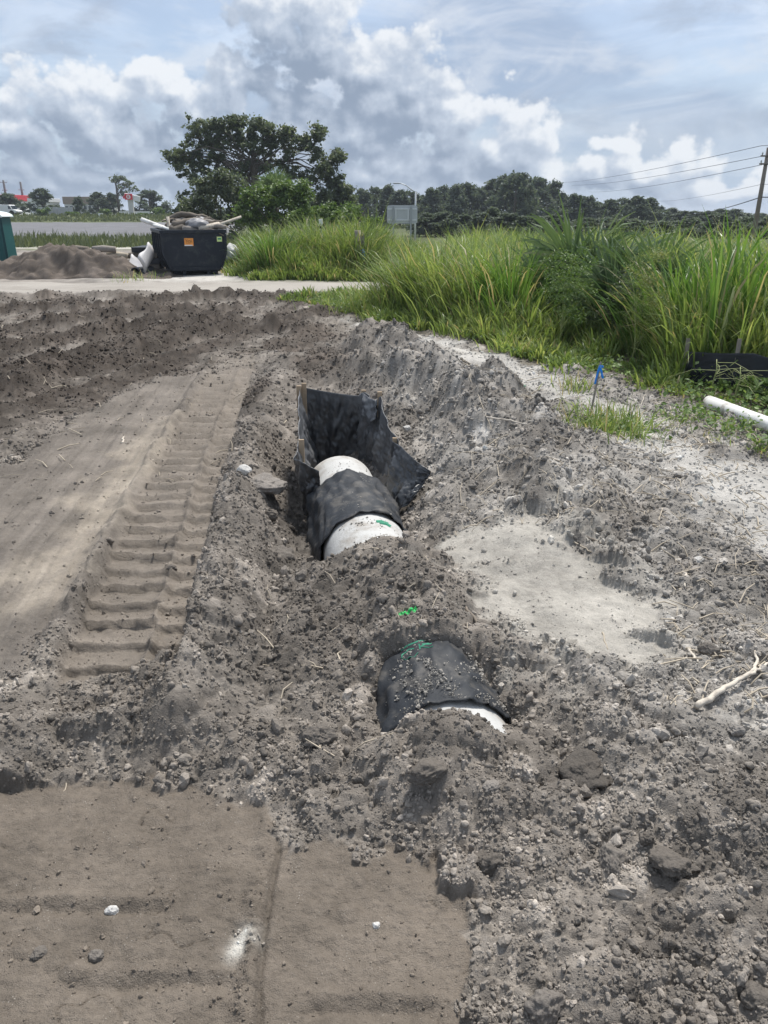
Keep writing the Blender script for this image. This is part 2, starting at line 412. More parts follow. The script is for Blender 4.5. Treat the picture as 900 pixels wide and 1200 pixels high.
def ground(x, y, fine=True):
    "height and soil colour at world points"
    x = np.asarray(x, np.float64); y = np.asarray(y, np.float64); N = len(x)
    near = y < 32
    z = np.zeros(N); col = np.zeros((N, 3))
    wob = fbm(x, y, .5, 3, 3) ; wob2 = fbm(x, y, .16, 3, 5)
    big = fbm(x, y, 2.6, 4, 1); mid = fbm(x, y, .9, 4, 2)
    site = 1 - sstep(y, 19.0, 21.0)
    z += (.05 * big + .035 * mid) * site + .03 * big * (1 - site)
    # --- masks
    jx, jy = x + .05 * wob + .02 * wob2, y + .05 * fbm(x, y, .5, 3, 9) + .02 * wob2
    mud = sstep(poly(jx + .02 * wob2, jy + .03 * fbm(x, y, .07, 3, 13), MUD) + .045 * fbm(x, y, .13, 5, 16, .6), -.015, .03)
    path = sstep(poly(x + .10 * wob, y + .25 * wob, PATHP), -.10, .12)
    so, sa, L = line(x + .015 * wob, y + .02 * wob, TREAD)
    wt = .30 + .02 * wob
    tread = sstep(wt - np.abs(so), -.015, .035) * sstep(sa, -.06, .10 + .06 * wob2) * (1 - sstep(sa + .9 * fbm(x, y, .5, 3, 34), L - 4.2, L - .6))
    slab = sstep(poly(jx + .05 * wob2, jy + .06 * fbm(x, y, .12, 3, 13), SLAB) + .24 * fbm(x, y, .30, 6, 14, .6), -.08, .08)
    sd_sand = poly(x + .25 * wob, y + .4 * wob, SAND)
    sand = sstep(sd_sand, -.2, .3) * sstep(fbm(x, y * .7, .8, 4, 21), -.95, -.2)
    gr = sstep(poly(x + .15 * wob, y + .4 * wob, GRASSF), -.25, .3)
    dp = (x - PIPE_A[0]) * PIPE_N[0] + (y - PIPE_A[1]) * PIPE_N[1]
    sp = (x - PIPE_A[0]) * PIPE_D[0] + (y - PIPE_A[1]) * PIPE_D[1]
    # --- working side, berms, trench
    bo, ba, bL = line(x, y, BERM)
    hb = .25 * (1 - .45 * ba / bL) * sstep(ba, -.02, .5)
    berm = np.where(bo < 0, np.exp(-(bo / .20) ** 2), np.exp(-(bo / .34) ** 2)) * hb * (1 + .25 * wob)
    z += berm
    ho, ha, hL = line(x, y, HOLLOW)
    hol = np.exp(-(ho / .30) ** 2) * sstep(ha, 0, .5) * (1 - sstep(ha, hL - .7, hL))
    z -= .16 * hol
    # trench along the pipe
    tr = np.exp(-(np.abs(dp) / .58) ** 4) * sstep(sp, S_NEAR0 - .1, S_NEAR0 + .5) * (1 - sstep(sp, S_FAR1 + .5, S_FAR1 + 1.6))
    z -= .13 * tr
    ro, ra, rL = line(x + .08 * wob, y + .08 * wob, RBERM)
    hr = .50 * sstep(ra, -.1, 1.2) * (1 - .75 * sstep(ra, rL * .62, rL))
    rb = np.where(ro < 0, np.exp(-(ro / .26) ** 4), np.exp(-(ro / .75) ** 2)) * hr * (1 + .35 * wob)
    z += rb
    # ground right of the run stands a little higher; the tipped soil nearest the camera on the right
    rs = sstep(dp, .32, .62) * sstep(y, 1.0, 2.2) * (1 - sstep(y, 6, 9))
    z += .10 * rs
    tip = sstep(x + .1 * wob, .28, .75) * (1 - sstep(y, 2.6, 3.4)) * sstep(x, .2, .5)
    z += .07 * tip
    # soil over the buried length, and heaped in front of each open end
    hump = np.exp(-(dp / .30) ** 2)
    cov = sstep(sp, S_NEAR1 - .10, S_NEAR1 + .03) * (1 - sstep(sp, S_FAR0 - .24, S_FAR0 + .02))
    crown = PIPE_Z + np.sqrt(np.clip((PIPE_R + .05) ** 2 - dp ** 2, 0, None))
    zc = np.where(np.abs(dp) < PIPE_R + .05, crown + .03 * wob + .01, -9)
    z = np.where(cov > 0, np.maximum(z, zc * cov + z * (1 - cov)), z)
    tent = PIPE_Z + PIPE_R + .015 - .16 * np.abs(dp) - .25 * np.clip(np.abs(dp) - .55, 0, 9) + .02 * wob
    ct_ = cov * (1 - sstep(np.abs(dp), .65, .95)); z = np.where(ct_ > 0, np.maximum(z, tent * ct_ + z * (1 - ct_)), z)
    e0 = (1 - sstep(sp, S_NEAR0 - .05, S_NEAR0 + .03)) * sstep(sp, S_NEAR0 - .85, S_NEAR0 - .12) * np.exp(-((dp + .10) / .30) ** 2)
    z = np.maximum(z, z * (1 - e0) + (PIPE_Z + PIPE_R + .02) * e0)
    e1 = np.exp(-((sp - (S_FAR0 - .17)) / .22) ** 2) * np.exp(-((dp - .03) / .25) ** 2)
    z = np.maximum(z, z * (1 - e1) + (PIPE_Z + PIPE_R + .05) * e1)
    # keep the open lengths clear of soil
    opn = np.maximum(sstep(sp, S_NEAR0 - .01, S_NEAR0 + .05) * (1 - sstep(sp, S_NEAR1 - .16, S_NEAR1 - .07)),
                     sstep(sp, S_FAR0 - .02, S_FAR0 + .10) * (1 - sstep(sp, S_FAR1 + .2, S_FAR1 + .5)))
    nearw = 1 - sstep(sp, .4, .9)
    lim = PIPE_Z + .12 * nearw - .02 + .22 * nearw * sstep(sp, S_NEAR1 - .42, S_NEAR1 - .08) * sstep(np.abs(dp), .10, .28) + .25 * np.where(dp < 0, sstep(-dp, .20, .42), sstep(dp, .27, .56))
    m = opn * np.where((dp < 0) & (nearw > .5), 1 - sstep(-dp, .29, .40), 1 - sstep(np.abs(dp), .30, .60))
    fill = nearw * sstep(-dp, .22, .34) * (1 - sstep(-dp, .75, 1.1)) * sstep(sp, S_NEAR0 - .3, S_NEAR0 - .05) * (1 - sstep(sp, S_NEAR1 + .25, S_NEAR1 + .7)); z = np.maximum(z, z * (1 - fill) + (PIPE_Z + .13 + .16 * np.clip(-dp - .28, 0, .25) + .03 * wob) * fill)
    z = np.where(m > 0, np.minimum(z, z * (1 - m) + lim * m), z)
    rp_ = nearw * sstep(sp, S_NEAR1 - .45, S_NEAR1 - .04) * (1 - sstep(sp, S_NEAR1 + .1, S_NEAR1 + .4)) * sstep(np.abs(dp), .12, .27) * (1 - sstep(np.abs(dp), .65, .95))
    z = np.maximum(z, (tent - .01) * rp_ + z * (1 - rp_))
    bx = P(482, 580, -.05); z -= .10 * np.exp(-((x - bx.x) / .30) ** 2 - ((y - bx.y) / .30) ** 2)
    # old ruts and windrows, upper left
    rmask = np.zeros(N); rdark = np.zeros(N)
    for pts, h, w in RUTS:
        o, a, LL = line(x + .12 * wob, y + .5 * wob + .25 * mid, pts)
        e = np.exp(-(o / w) ** 2) * sstep(a, 0, .8) * (1 - sstep(a, LL - 1.2, LL))
        h2 = 1.1 * h * (1 + .6 * fbm(x, y, .9, 3, 31))
        z += e * h2 - .35 * h * np.exp(-((o + 1.7 * w) / w) ** 2) * sstep(a, 0, .8) * (1 - sstep(a, LL - 1, LL))
        rmask = np.maximum(rmask, e); rdark = np.maximum(rdark, np.exp(-((o - .1) / (w * 1.3)) ** 2) * sstep(a, 0, .8) * (1 - sstep(a, LL - 1.0, LL)))
    left = sstep(-x, -.4 - .02 * y, 1.2) * sstep(y, 6.2, 8.5) * site * (1 - path)
    z += left * (.05 * np.abs(fbm(x, y * .6, .9, 4, 41)) + .02 * fbm(x, y * .7, .3, 3, 43))
    edge = np.exp(-((y - 20.2 + .4 * mid) / .5) ** 2) * sstep(1.0 - x, 0, 1.5) * .10 * (1 + .5 * mid + .5 * fbm(x, y, .3, 3, 35))
    z += edge * sstep(x, -14, -9)
    z = z * (1 - .0 * mud)
    # --- flats: level out, then print
    zm = .012 * big - .02
    flatm = mud * sstep(3.6 - y, 0, .4)
    fz = np.maximum(flatm, sstep(poly(jx, jy, MUD) + .04 * wob2, -.24, .03) * sstep(3.6 - y, 0, .4))
    z = z * (1 - fz) + zm * fz
    zp = .05 + .03 * big + .012 * mid
    z = z * (1 - path) + zp * path
    zs = .45 * np.clip(z, -.1, .22) + .063 + .012 * wob
    sz = np.maximum(slab, sstep(poly(jx, jy, SLAB) + .05 * wob, -.30, .05)); z = z * (1 - sz) + zs * sz
    z = z * (1 - sand * .7) + (.05 + .02 * mid) * sand * .7
    # crawler print
    per = .205
    shift = np.where(so > .10, .09, 0) 
    ph = ((sa + shift + .35 * so * np.sign(.1 - so) * .3 + .012 * wob) / per) % 1.0
    sq_ = 1 + .35 * fbm(x, y, .3, 3, 33)
    saw = np.where(ph < .11, sstep(ph, 0, .11), 1 - (ph - .11) / .89 * .9)
    mid_ridge = np.exp(-((so - .105) / .028) ** 2)
    zt = -.05 + .047 * saw * sq_ + mid_ridge * (.03 + .02 * wob2)
    z = z * (1 - tread) + (zt + .05 * sstep(sa, 0, 3.5)) * tread
    lip = np.exp(-((so + wt + .05) / .045) ** 2) * sstep(sa, 0, .3) * (1 - sstep(sa, L - 1.4, L - .5))
    z += lip * (.045 + .03 * wob2)
    # an older, trampled crawler print further left
    o2, a2, L2 = line(x + .05 * wob, y + .2 * wob, TREAD2)
    t2 = sstep(.34 + .05 * wob - np.abs(o2), -.03, .08) * sstep(a2, 0, .5) * (1 - sstep(a2, L2 - 2, L2 - .2)) * sstep(fbm(x, y, .9, 3, 39), -.55, -.1) * (1 - tread)
    p2_ = ((a2 + .3 * np.abs(o2) + .02 * wob) / .23) % 1.0; s2_ = np.where(p2_ < .2, sstep(p2_, 0, .2), 1 - (p2_ - .2) / .8)
    z = z * (1 - .6 * t2) + (.02 + .05 * s2_ * sq_) * .6 * t2
    # wide pad prints in the mud, bottom left
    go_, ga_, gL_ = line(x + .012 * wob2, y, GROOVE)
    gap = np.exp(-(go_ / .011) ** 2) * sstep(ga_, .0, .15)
    z -= flatm * gap * .022
    z += flatm * np.exp(-((go_ - .045) / .03) ** 2) * .016 * (1 + .8 * wob2 + .8 * np.abs(fbm(x, y, .03, 3, 55)))
    for yy, x0, x1 in ((1.715, -1.3, -.62), (1.47, -.95, -.40), (1.395, -.28, .2)):
        bar = np.exp(-((y - yy - .012 * wob - .02 * (x - x0)) / .022) ** 2) * sstep(x, x0, x0 + .1) * (1 - sstep(x, x1 - .1, x1))
        z -= flatm * bar * .016; z += flatm * np.exp(-((y - yy - .05 - .012 * wob) / .02) ** 2) * sstep(x, x0, x0 + .1) * (1 - sstep(x, x1 - .1, x1)) * .008
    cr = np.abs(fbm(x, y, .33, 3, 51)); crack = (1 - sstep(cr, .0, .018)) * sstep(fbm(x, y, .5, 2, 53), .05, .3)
    z -= flatm * crack * .008
    # --- loose soil: lumps of several sizes where nothing was pressed flat
    t2e = sstep(.36 - np.abs(line(x + .05 * wob, y + .2 * wob, TREAD2)[0]), -.05, .1)
    smooth = np.clip(np.maximum.reduce([mud * .97, path * .93, t2e * .75 * (y > 4), tread * .85, slab * .9, sand * .75, gr * .7]), 0, 1)
    lane = left * (1 - np.clip(rdark * 1.3, 0, 1)) * sstep(fbm(x * 1.0, y * .35, .8, 3, 37), -.25, .25)
    rough = (1 - smooth) * site * (1 - .75 * lane) * (1 - .35 * left)
    lumps = np.zeros(N); rid = np.zeros(N); rid2 = np.zeros(N)
    amp = .55 + .6 * sstep(fbm(x, y, .7, 3, 61), -.5, .6)
    if fine:
        k = near & (rough > .01)
        xx = x[k] + .02 * wob2[k]; yy = y[k] + .02 * fbm(x[k], y[k], .16, 2, 8)
        tot = np.zeros(k.sum()); r1 = np.zeros(k.sum()); r2 = np.zeros(k.sum())
        for cell, seed, keep, fl in ((.42, 70, .16, .40), (.30, 71, .30, .50), (.14, 72, .5, .62), (.065, 73, .75, .75), (.034, 74, .85, .8)):
            h, r = cobble(xx, yy, cell, seed, keep, fl)
            tot = np.maximum(tot, h) + .25 * np.minimum(tot, h)
            if cell == .14: r1 = r
            if cell == .065: r2 = r
        lumps[k] = tot; rid[k] = r1; rid2[k] = r2
        z += rough * .05 * np.clip(rb * 4, 0, 1) * fbm(x, y, .42, 4, 85)
        z += lumps * rough * amp * 1.0 + rough * .012 * fbm(x, y, .07, 3, 81)
        kp = near & (smooth > .2)
        z[kp] += (.0045 * fbm(x[kp], y[kp], .05, 4, 83) + .006 * wob2[kp] + .004 * mud[kp] * np.abs(fbm(x[kp], y[kp], .025, 3, 84))) * smooth[kp]
        h, r = cobble(x[kp] , y[kp], .05, 88, .10, .5)
        z[kp] += h * .6 * smooth[kp] * (1 - slab[kp] * .5)
        # fine drag lines on the pressed path
        o, a, LL = line(x[kp], y[kp], TREAD)
        z[kp] += path[kp] * (.009 * perlin(o / .05, a / 1.6, 91) + .004 * perlin(o / .018, a / .8, 92))
    else:
        z += rough * .015
    # --- far rise: the lot and the bank beyond it climb away from the site
    z += np.interp(y, [0, 55, 112, 126, 200, 3000], [0, 0, .85, 1.7, 1.75, 2.2]) * (1 - sstep(x, -16, -4))
    # --- colours
    v = fbm(x, y, .45, 4, 101); v2 = fbm(x, y, 1.7, 3, 103); v3 = fbm(x, y, .06, 3, 105)
    dry = np.array([.258, .231, .203]); damp = np.array([.085, .075, .066]); mudc = np.array([.172, .147, .122])
    pathc = np.array([.178, .158, .138]); sandc = np.array([.42, .405, .38]); slabc = np.array([.375, .355, .32]); drk = np.array([.078, .065, .055])
    def mixc(c, d, f): return c * (1 - f)[:, None] + d * f[:, None]
    c = np.tile(dry, (N, 1))
    c = mixc(c, np.array([.315, .285, .252]), np.clip(sstep(v, -.1, .7) * .55 + rs * .35, 0, 1))
    pale = sstep(dp, .25, 1.0) * sstep(y, 1.7, 2.6) * (1 - sstep(y, 10, 14)) * (1 - gr)
    c = mixc(c, np.array([.36, .345, .322]), np.clip(pale * (.55 + .35 * v + .25 * v2), 0, .85))
    c = mixc(c, damp * 1.4, sstep(v2 + .5 * v, .15, .8) * .45 * (1 - rs))
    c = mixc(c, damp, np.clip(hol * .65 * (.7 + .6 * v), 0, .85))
    c = mixc(c, drk * 1.25, np.clip(left * (.88 + .25 * v) * (1 - .45 * lane), 0, .97))
    c = mixc(c, np.array([.27, .248, .222]), np.clip(lane * .32 * (1 + .6 * v), 0, .6))
    c = mixc(c, drk * .8, np.clip(rdark * .75 * (1 + .4 * v), 0, .92))
    c = mixc(c, drk * .75, np.clip(edge * 5, 0, .9) * sstep(x, -14, -9))
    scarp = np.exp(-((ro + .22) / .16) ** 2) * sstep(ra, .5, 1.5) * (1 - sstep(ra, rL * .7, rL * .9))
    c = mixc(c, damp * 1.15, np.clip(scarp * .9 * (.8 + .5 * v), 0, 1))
    c *= np.clip(1 + .22 * v2 + .16 * mid + .10 * v, .5, 1.6)[:, None]
    c *= (1 + .55 * (rid - .5) * (lumps > .01))[:, None]
    c *= (1 + .35 * (rid2 - .5) * (lumps > .004))[:, None]
    m2 = mudc * (1 + .16 * v + .10 * v3 + .12 * v2)[:, None]
    c = c * (1 - mud)[:, None] + m2 * mud[:, None]
    c = mixc(c, damp, flatm * np.clip(gap + crack * .7, 0, 1) * .45)  # shade inside the groove and cracks painted into the mud colour
    wp = pl([(285, 1100)])[0]; e = np.exp(-((x - wp[0] - .3 * (y - wp[1])) / .035) ** 2 - ((y - wp[1]) / .045) ** 2)
    c = mixc(c, np.array([.62, .60, .55]), np.clip(e * 1.5 * (.6 + .6 * v3), 0, .9) * mud)
    p2 = pathc * (1 + .22 * v + .12 * v2)[:, None]
    tan = sstep(poly(x + .3 * wob, y + .6 * wob, pl([(0, 700), (90, 600), (170, 520), (215, 480), (228, 500), (170, 590), (90, 680), (0, 770), (-60, 760)])), -.2, .3)
    p2 = p2 * (1 - tan)[:, None] + np.array([.305, .268, .222]) * (1 + .2 * v)[:, None] * tan[:, None]
    o, a, LL = line(x, y, TREAD); p2 = p2 * (1 + .22 * perlin(o / .07, a / 1.9, 113) + .12 * perlin(o / .025, a / 1.2, 114))[:, None]
    pd = sstep(fbm(x, y, .9, 3, 111), .0, .6) * .5 * (1 - tan)
    p2 = p2 * (1 - pd)[:, None] + damp * 1.4 * pd[:, None]
    c = c * (1 - path)[:, None] + p2 * path[:, None]
    tc = np.array([.195, .171, .146]) * (1 + .15 * v + .2 * (saw - .5))[:, None]
    c = c * (1 - tread)[:, None] + tc * tread[:, None]
    slabm = slab; slab = np.maximum(slab * .9, sstep(poly(jx, jy, SLAB) + .28 * fbm(x, y, .22, 5, 15) + .1 * v3, -.22, .22) * .8)
    c = c * (1 - slab)[:, None] + (slabc * (1 + .14 * v + .10 * v3 + .10 * fbm(x, y, .12, 3, 117))[:, None]) * slab[:, None]
    c = c * (1 - sand)[:, None] + (sandc * (1 + .2 * v + .1 * v3)[:, None]) * sand[:, None]
    c = mixc(c, np.array([.10, .088, .062]), np.clip(gr * .85, 0, 1))
    # green marking paint sprayed on the soil
    for (px, py, zz, rx, ry, k, gc) in ((476, 731, .17, .06, .020, .95, (.06, .52, .15)), (583, 452, .12, .16, .20, .5, (.16, .50, .30)), (608, 448, .12, .1, .15, .45, (.16, .50, .30))):
        pp = P(px, py, zz); e = np.exp(-((x - pp.x) / rx) ** 2 - ((y - pp.y - .25 * (x - pp.x)) / ry) ** 2)
        c = mixc(c, np.array(gc), np.clip(sstep(e + .35 * v3, .35, .6), 0, 1) * k * (e > .15))
    # beyond the site: pale haul track, dirt, turf
    far = sstep(y, 19.6, 20.8)
    dirt = np.array([.225, .205, .185]) * (1 + .3 * v2 + .25 * v)[:, None]
    turf = np.array([.085, .10, .045]) * (1 + .3 * v2)[:, None]
    fc = dirt
    tg = sstep(y + 1.5 * v2, 45, 50) + sstep(x + .8 * v2, -5.0, -4.0) * sstep(y, 24, 25.5)
    fc = fc * (1 - np.clip(tg, 0, 1))[:, None] + turf * np.clip(tg, 0, 1)[:, None]
    pad = np.exp(-((x + 6.2) / 2.6) ** 2 - ((y - 26.3) / 1.8) ** 2)
    fc = mixc(fc, np.array([.46, .44, .41]), np.clip(pad * 1.5 * (.8 + .4 * v), 0, .95))
    curb = np.exp(-((y - 48.5 + .05 * x) / 1.0) ** 2) * (x < -9)
    fc = mixc(fc, np.array([.55, .53, .49]), np.clip(curb, 0, 1) * .9)
    c = c * (1 - far * (1 - gr * site))[:, None] + fc * (far * (1 - gr * site))[:, None]
    return z, np.clip(c, .01, .9), rough * (1 - gr), np.maximum.reduce([mud, path, tread, slabm])

def gz(x, y): return float(ground(np.array([x]), np.array([y]), False)[0][0])

def build_ground():
    # rows closer together near the camera; columns fan out
    v = np.linspace(1290, 251.2, 760); a = (v - 600) / FPX
    Y = (CAM_H) * (CT - a * ST) / (ST + a * CT); Y = Y[(Y > .9)]
    Y = np.concatenate([np.linspace(-2.2, Y[0] - .03, 26), Y, [1200, 2000, 3500]])
    t = np.concatenate([np.linspace(-3.0, -.82, 26)[:-1], np.linspace(-.82, .82, 750), np.linspace(.82, 3.0, 26)[1:]])
    YY, TT = np.meshgrid(Y, t, indexing='ij')
    XX = TT * (np.maximum(YY, -.6) + 1.6)
    x, y = XX.ravel(), YY.ravel()
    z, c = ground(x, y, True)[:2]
    nr, nc = YY.shape
    i = np.arange(nr * nc).reshape(nr, nc)
    F = np.stack([i[:-1, :-1], i[:-1, 1:], i[1:, 1:], i[1:, :-1]], -1).reshape(-1, 4)
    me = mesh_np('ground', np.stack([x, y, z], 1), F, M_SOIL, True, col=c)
    tag(link('ground', me), kind='structure')
build_ground()

# ------------------------------------------------------------------ more materials
M_CONC = mat_basic('pipe_concrete', (.44, .44, .43), .8, .18, 9, .004, 60, dirt=(.27, .245, .215), dscale=4)
M_GEO = mat_basic('filter_fabric', (.022, .025, .030), .62, .35, 8, .004, 30, spec=.3, dirt=(.085, .08, .074), dscale=9)
M_SILT = mat_basic('woven_silt_fabric', (.017, .019, .023), .36, .4, 5, .0015, 140, spec=.8, dirt=(.075, .078, .082), dscale=6)
M_SILT_SHEEN = mat_basic('sheen_silt_fabric', (.085, .088, .094), .38, .45, 6, .0015, 140, spec=.7, dirt=(.17, .17, .172), dscale=6)  # same black fabric, its sky sheen painted in as a paler colour
M_STAKE = mat_basic('stake_wood', (.34, .26, .18), .8, .3, 20, .002, 90)
M_GREYWOOD = mat_basic('weathered_wood', (.25, .225, .20), .9, .45, 9, .006, 40)
M_PALEWOOD = mat_basic('pale_branch_bark', (.52, .47, .40), .8, .25, 30, .003, 80, dirt=(.22, .19, .16), dscale=16)
M_TWIG = mat_basic('dry_twig', (.38, .33, .26), .85, .3, 25)
M_DARKTWIG = mat_basic('dark_twig', (.17, .145, .12), .9, .3, 25)
M_PVC = mat_basic('white_plastic_pipe', (.72, .72, .70), .45, .06, 5, dirt=(.34, .31, .27), dscale=6)
M_BLUE = mat_basic('blue_ribbon', (.02, .24, .80), .5, .2, 12)
M_GREENP = mat_basic('green_paint', (.045, .26, .16), .7, .3, 30)
M_STEEL = mat_basic('galvanised_steel', (.36, .38, .40), .5, .15, 3, metal=.35)
M_ALU = mat_basic('sign_aluminium', (.47, .49, .51), .5, .12, 3, metal=.3)
M_ALUL = mat_basic('bright_rail', (.66, .68, .70), .45, .08, 3, metal=.2)
M_BIN = mat_basic('dumpster_paint', (.008, .013, .022), .5, .35, 2.5, .004, 9, spec=.3, dirt=(.035, .04, .045), dscale=3)
M_BLACKPL = mat_basic('black_plastic', (.012, .015, .022), .5, .3, 3, spec=.4)
M_ORANGE = mat_basic('orange_sticker', (.75, .30, .06), .5, .1, 5)
M_WHITE = mat_basic('white_paint', (.72, .73, .73), .6, .08, 3)
M_YELLOWG = mat_basic('yellow_green_label', (.62, .75, .30), .5, .1, 5)
M_INK = mat_basic('dark_print', (.06, .035, .03), .6, .1, 5)
M_TARP = mat_basic('grey_plastic_sheeting', (.20, .20, .21), .5, .6, 4, .02, 10, spec=.4)
M_BAG = mat_basic('white_sack_cloth', (.62, .62, .62), .8, .1, 5, .01, 12)
M_TEAL = mat_basic('teal_plastic', (.008, .085, .085), .45, .15, 2, spec=.4)
M_TEALD = mat_basic('dark_teal_plastic', (.006, .045, .05), .5, .15, 2)
M_PALEROOF = mat_basic('translucent_white_plastic', (.66, .74, .74), .5, .08, 2)
M_RED = mat_basic('red_paint', (.62, .03, .05), .5, .1, 2)
M_GLASS = mat_basic('dark_glass', (.03, .04, .05), .15, .1, 2, spec=.6)
M_CREAM = mat_basic('pale_render', (.55, .54, .52), .8, .08, 1)
M_BROWNROOF = mat_basic('brown_roofing', (.27, .215, .18), .8, .15, 1)
M_GREYWALL = mat_basic('grey_block', (.42, .43, .44), .85, .1, 1)
M_RUBBER = mat_basic('tyre_rubber', (.02, .02, .02), .8, .2, 4)
M_BARK = mat_basic('bark', (.11, .095, .08), .95, .4, 5, .01, 14)
M_GREYPOLE = mat_basic('grey_pole', (.16, .16, .165), .9, .2, 4)
M_POLE = mat_basic('pole_wood', (.20, .17, .145), .9, .3, 4)
M_LOT = mat_basic('lot_gravel', (.14, .14, .15), .95, .35, .5, .03, 9, dirt=(.12, .12, .13), dscale=.25)
M_TRACK = mat_basic('haul_track_sand', (.30, .278, .25), .95, .22, .8, .02, 12, dirt=(.24, .22, .195), dscale=.5)
M_OAK = mat_leaf('oak_leaf', (.06, .085, .056), (.105, .135, .085), (.18, .215, .13), rough=.45, trans=.45)
M_FAR = mat_leaf('wood_line_leaf', (.055, .078, .066), (.09, .12, .092), (.14, .175, .12), rough=.6, trans=.42)
M_BUSH = mat_leaf('bush_leaf', (.05, .095, .028), (.105, .17, .045), (.20, .28, .08), rough=.5, trans=.35)
M_GRASS = mat_leaf('tall_grass_blade', (.09, .145, .042), (.20, .28, .08), (.42, .47, .17), (.42, .36, .20), rough=.42, trans=.42, spec=.4)
M_GRASSY = mat_leaf('bright_grass_blade', (.10, .155, .04), (.205, .28, .08), (.35, .41, .15), (.42, .36, .20), rough=.45, trans=.42)
M_PALM = mat_leaf('palmetto_leaf', (.05, .095, .04), (.10, .16, .07), (.22, .29, .15), (.30, .27, .17), rough=.35, trans=.28, spec=.5)
M_CANE = mat_leaf('cane_leaf', (.05, .12, .022), (.10, .20, .04), (.22, .33, .09), (.40, .34, .2), rough=.38, trans=.38, spec=.45)
M_TURF = mat_leaf('dull_turf_blade', (.07, .095, .045), (.115, .14, .065), (.19, .21, .10), (.3, .26, .16), trans=.3)
M_WEED = mat_leaf('weed_leaf', (.055, .105, .03), (.115, .19, .05), (.24, .33, .10), rough=.5, trans=.35)

def mat_clod(name, a, b, c, local=False):
    m, g, p = principled(name)
    oi = g.n.new('ShaderNodeObjectInfo'); ge = g.n.new('ShaderNodeNewGeometry')
    r = oi.outputs['Random']; v = ge.outputs['Position']
    if local:
        at = g.n.new('ShaderNodeAttribute'); at.attribute_type = 'INSTANCER'; at.attribute_name = 'soil'; col = at.outputs['Color']
    else:
        col = g.mix(g.ss(r, .0, .6), a, b); col = g.mix(g.ss(r, .72, 1.0), col, c)
    n = g.m('MULTIPLY_ADD', g.noise(v, 90, 4, .65), .8, .6)
    g.put(p.inputs['Base Color'], g.vm('SCALE', col, n)); p.inputs['Roughness'].default_value = .95
    p.inputs['Specular IOR Level'].default_value = .1
    bn = g.n.new('ShaderNodeBump'); bn.inputs['Distance'].default_value = .008; bn.inputs['Strength'].default_value = .9
    g.put(bn.inputs['Height'], g.noise(v, 130, 5, .7)); g.put(p.inputs['Normal'], bn.outputs[0])
    return m
M_CRUMB = mat_clod('soil_crumb', None, None, None, True)
M_CLOD = mat_clod('dry_clod', (.15, .135, .12), (.235, .215, .195), (.37, .35, .325))
M_DCLOD = mat_clod('dark_clod', (.105, .094, .083), (.14, .125, .11), (.19, .172, .155))
M_STONE = mat_clod('pale_stone', (.42, .41, .39), (.50, .49, .47), (.58, .57, .55))

# ------------------------------------------------------------------ loose clods
def clod_mesh(name, seed, sub=3, mat=None, sharp=1.0, stretch=(1, .8, .65), smooth=True, rough=1.0):
    import bmesh
    bm = bmesh.new(); bmesh.ops.create_icosphere(bm, subdivisions=sub, radius=1.0)
    rs = np.random.default_rng(seed)
    V = np.array([v.co[:] for v in bm.verts])
    pl_ = rs.normal(size=(9, 3)); pl_ /= np.linalg.norm(pl_, axis=1)[:, None]
    dd = .5 + .42 * rs.random(9)
    r = np.ones(len(V))
    for n_, d_ in zip(pl_, dd):                       # broken faces
        k = V @ n_; r = np.where(k > 1e-3, np.minimum(r, d_ / np.maximum(k, 1e-3)), r)
    a = rs.normal(size=(14, 3)) * 4.5; ph = rs.random(14) * 6.28; am = .055 * rough
    b_ = sum(np.sin(V @ q_ + p_) for q_, p_ in zip(a, ph)) * am * .55
    a2 = rs.normal(size=(14, 3)) * 11
    b_ = b_ + sum(np.sin(V @ q_ + p_) for q_, p_ in zip(a2, ph)) * am * .28
    if sub > 3:
        for fq, aq in ((17, .030), (31, .018)):
            a3 = rs.normal(size=(16, 3)) * fq; b_ = b_ + np.abs(sum(np.sin(V @ q_ + p_) for q_, p_ in zip(a3, rs.random(16) * 6.28))) * aq * .5 * rough
    V = V * (r * .85 + .15 + b_)[:, None] * np.array(stretch) * (1 + .2 * (rs.random(3) - .5))
    for v, c in zip(bm.verts, V): v.co = c
    me = bpy.data.meshes.new(name); bm.to_mesh(me); bm.free()
    me.polygons.foreach_set('use_smooth', [smooth] * len(me.polygons))
    me.materials.append(mat); return me

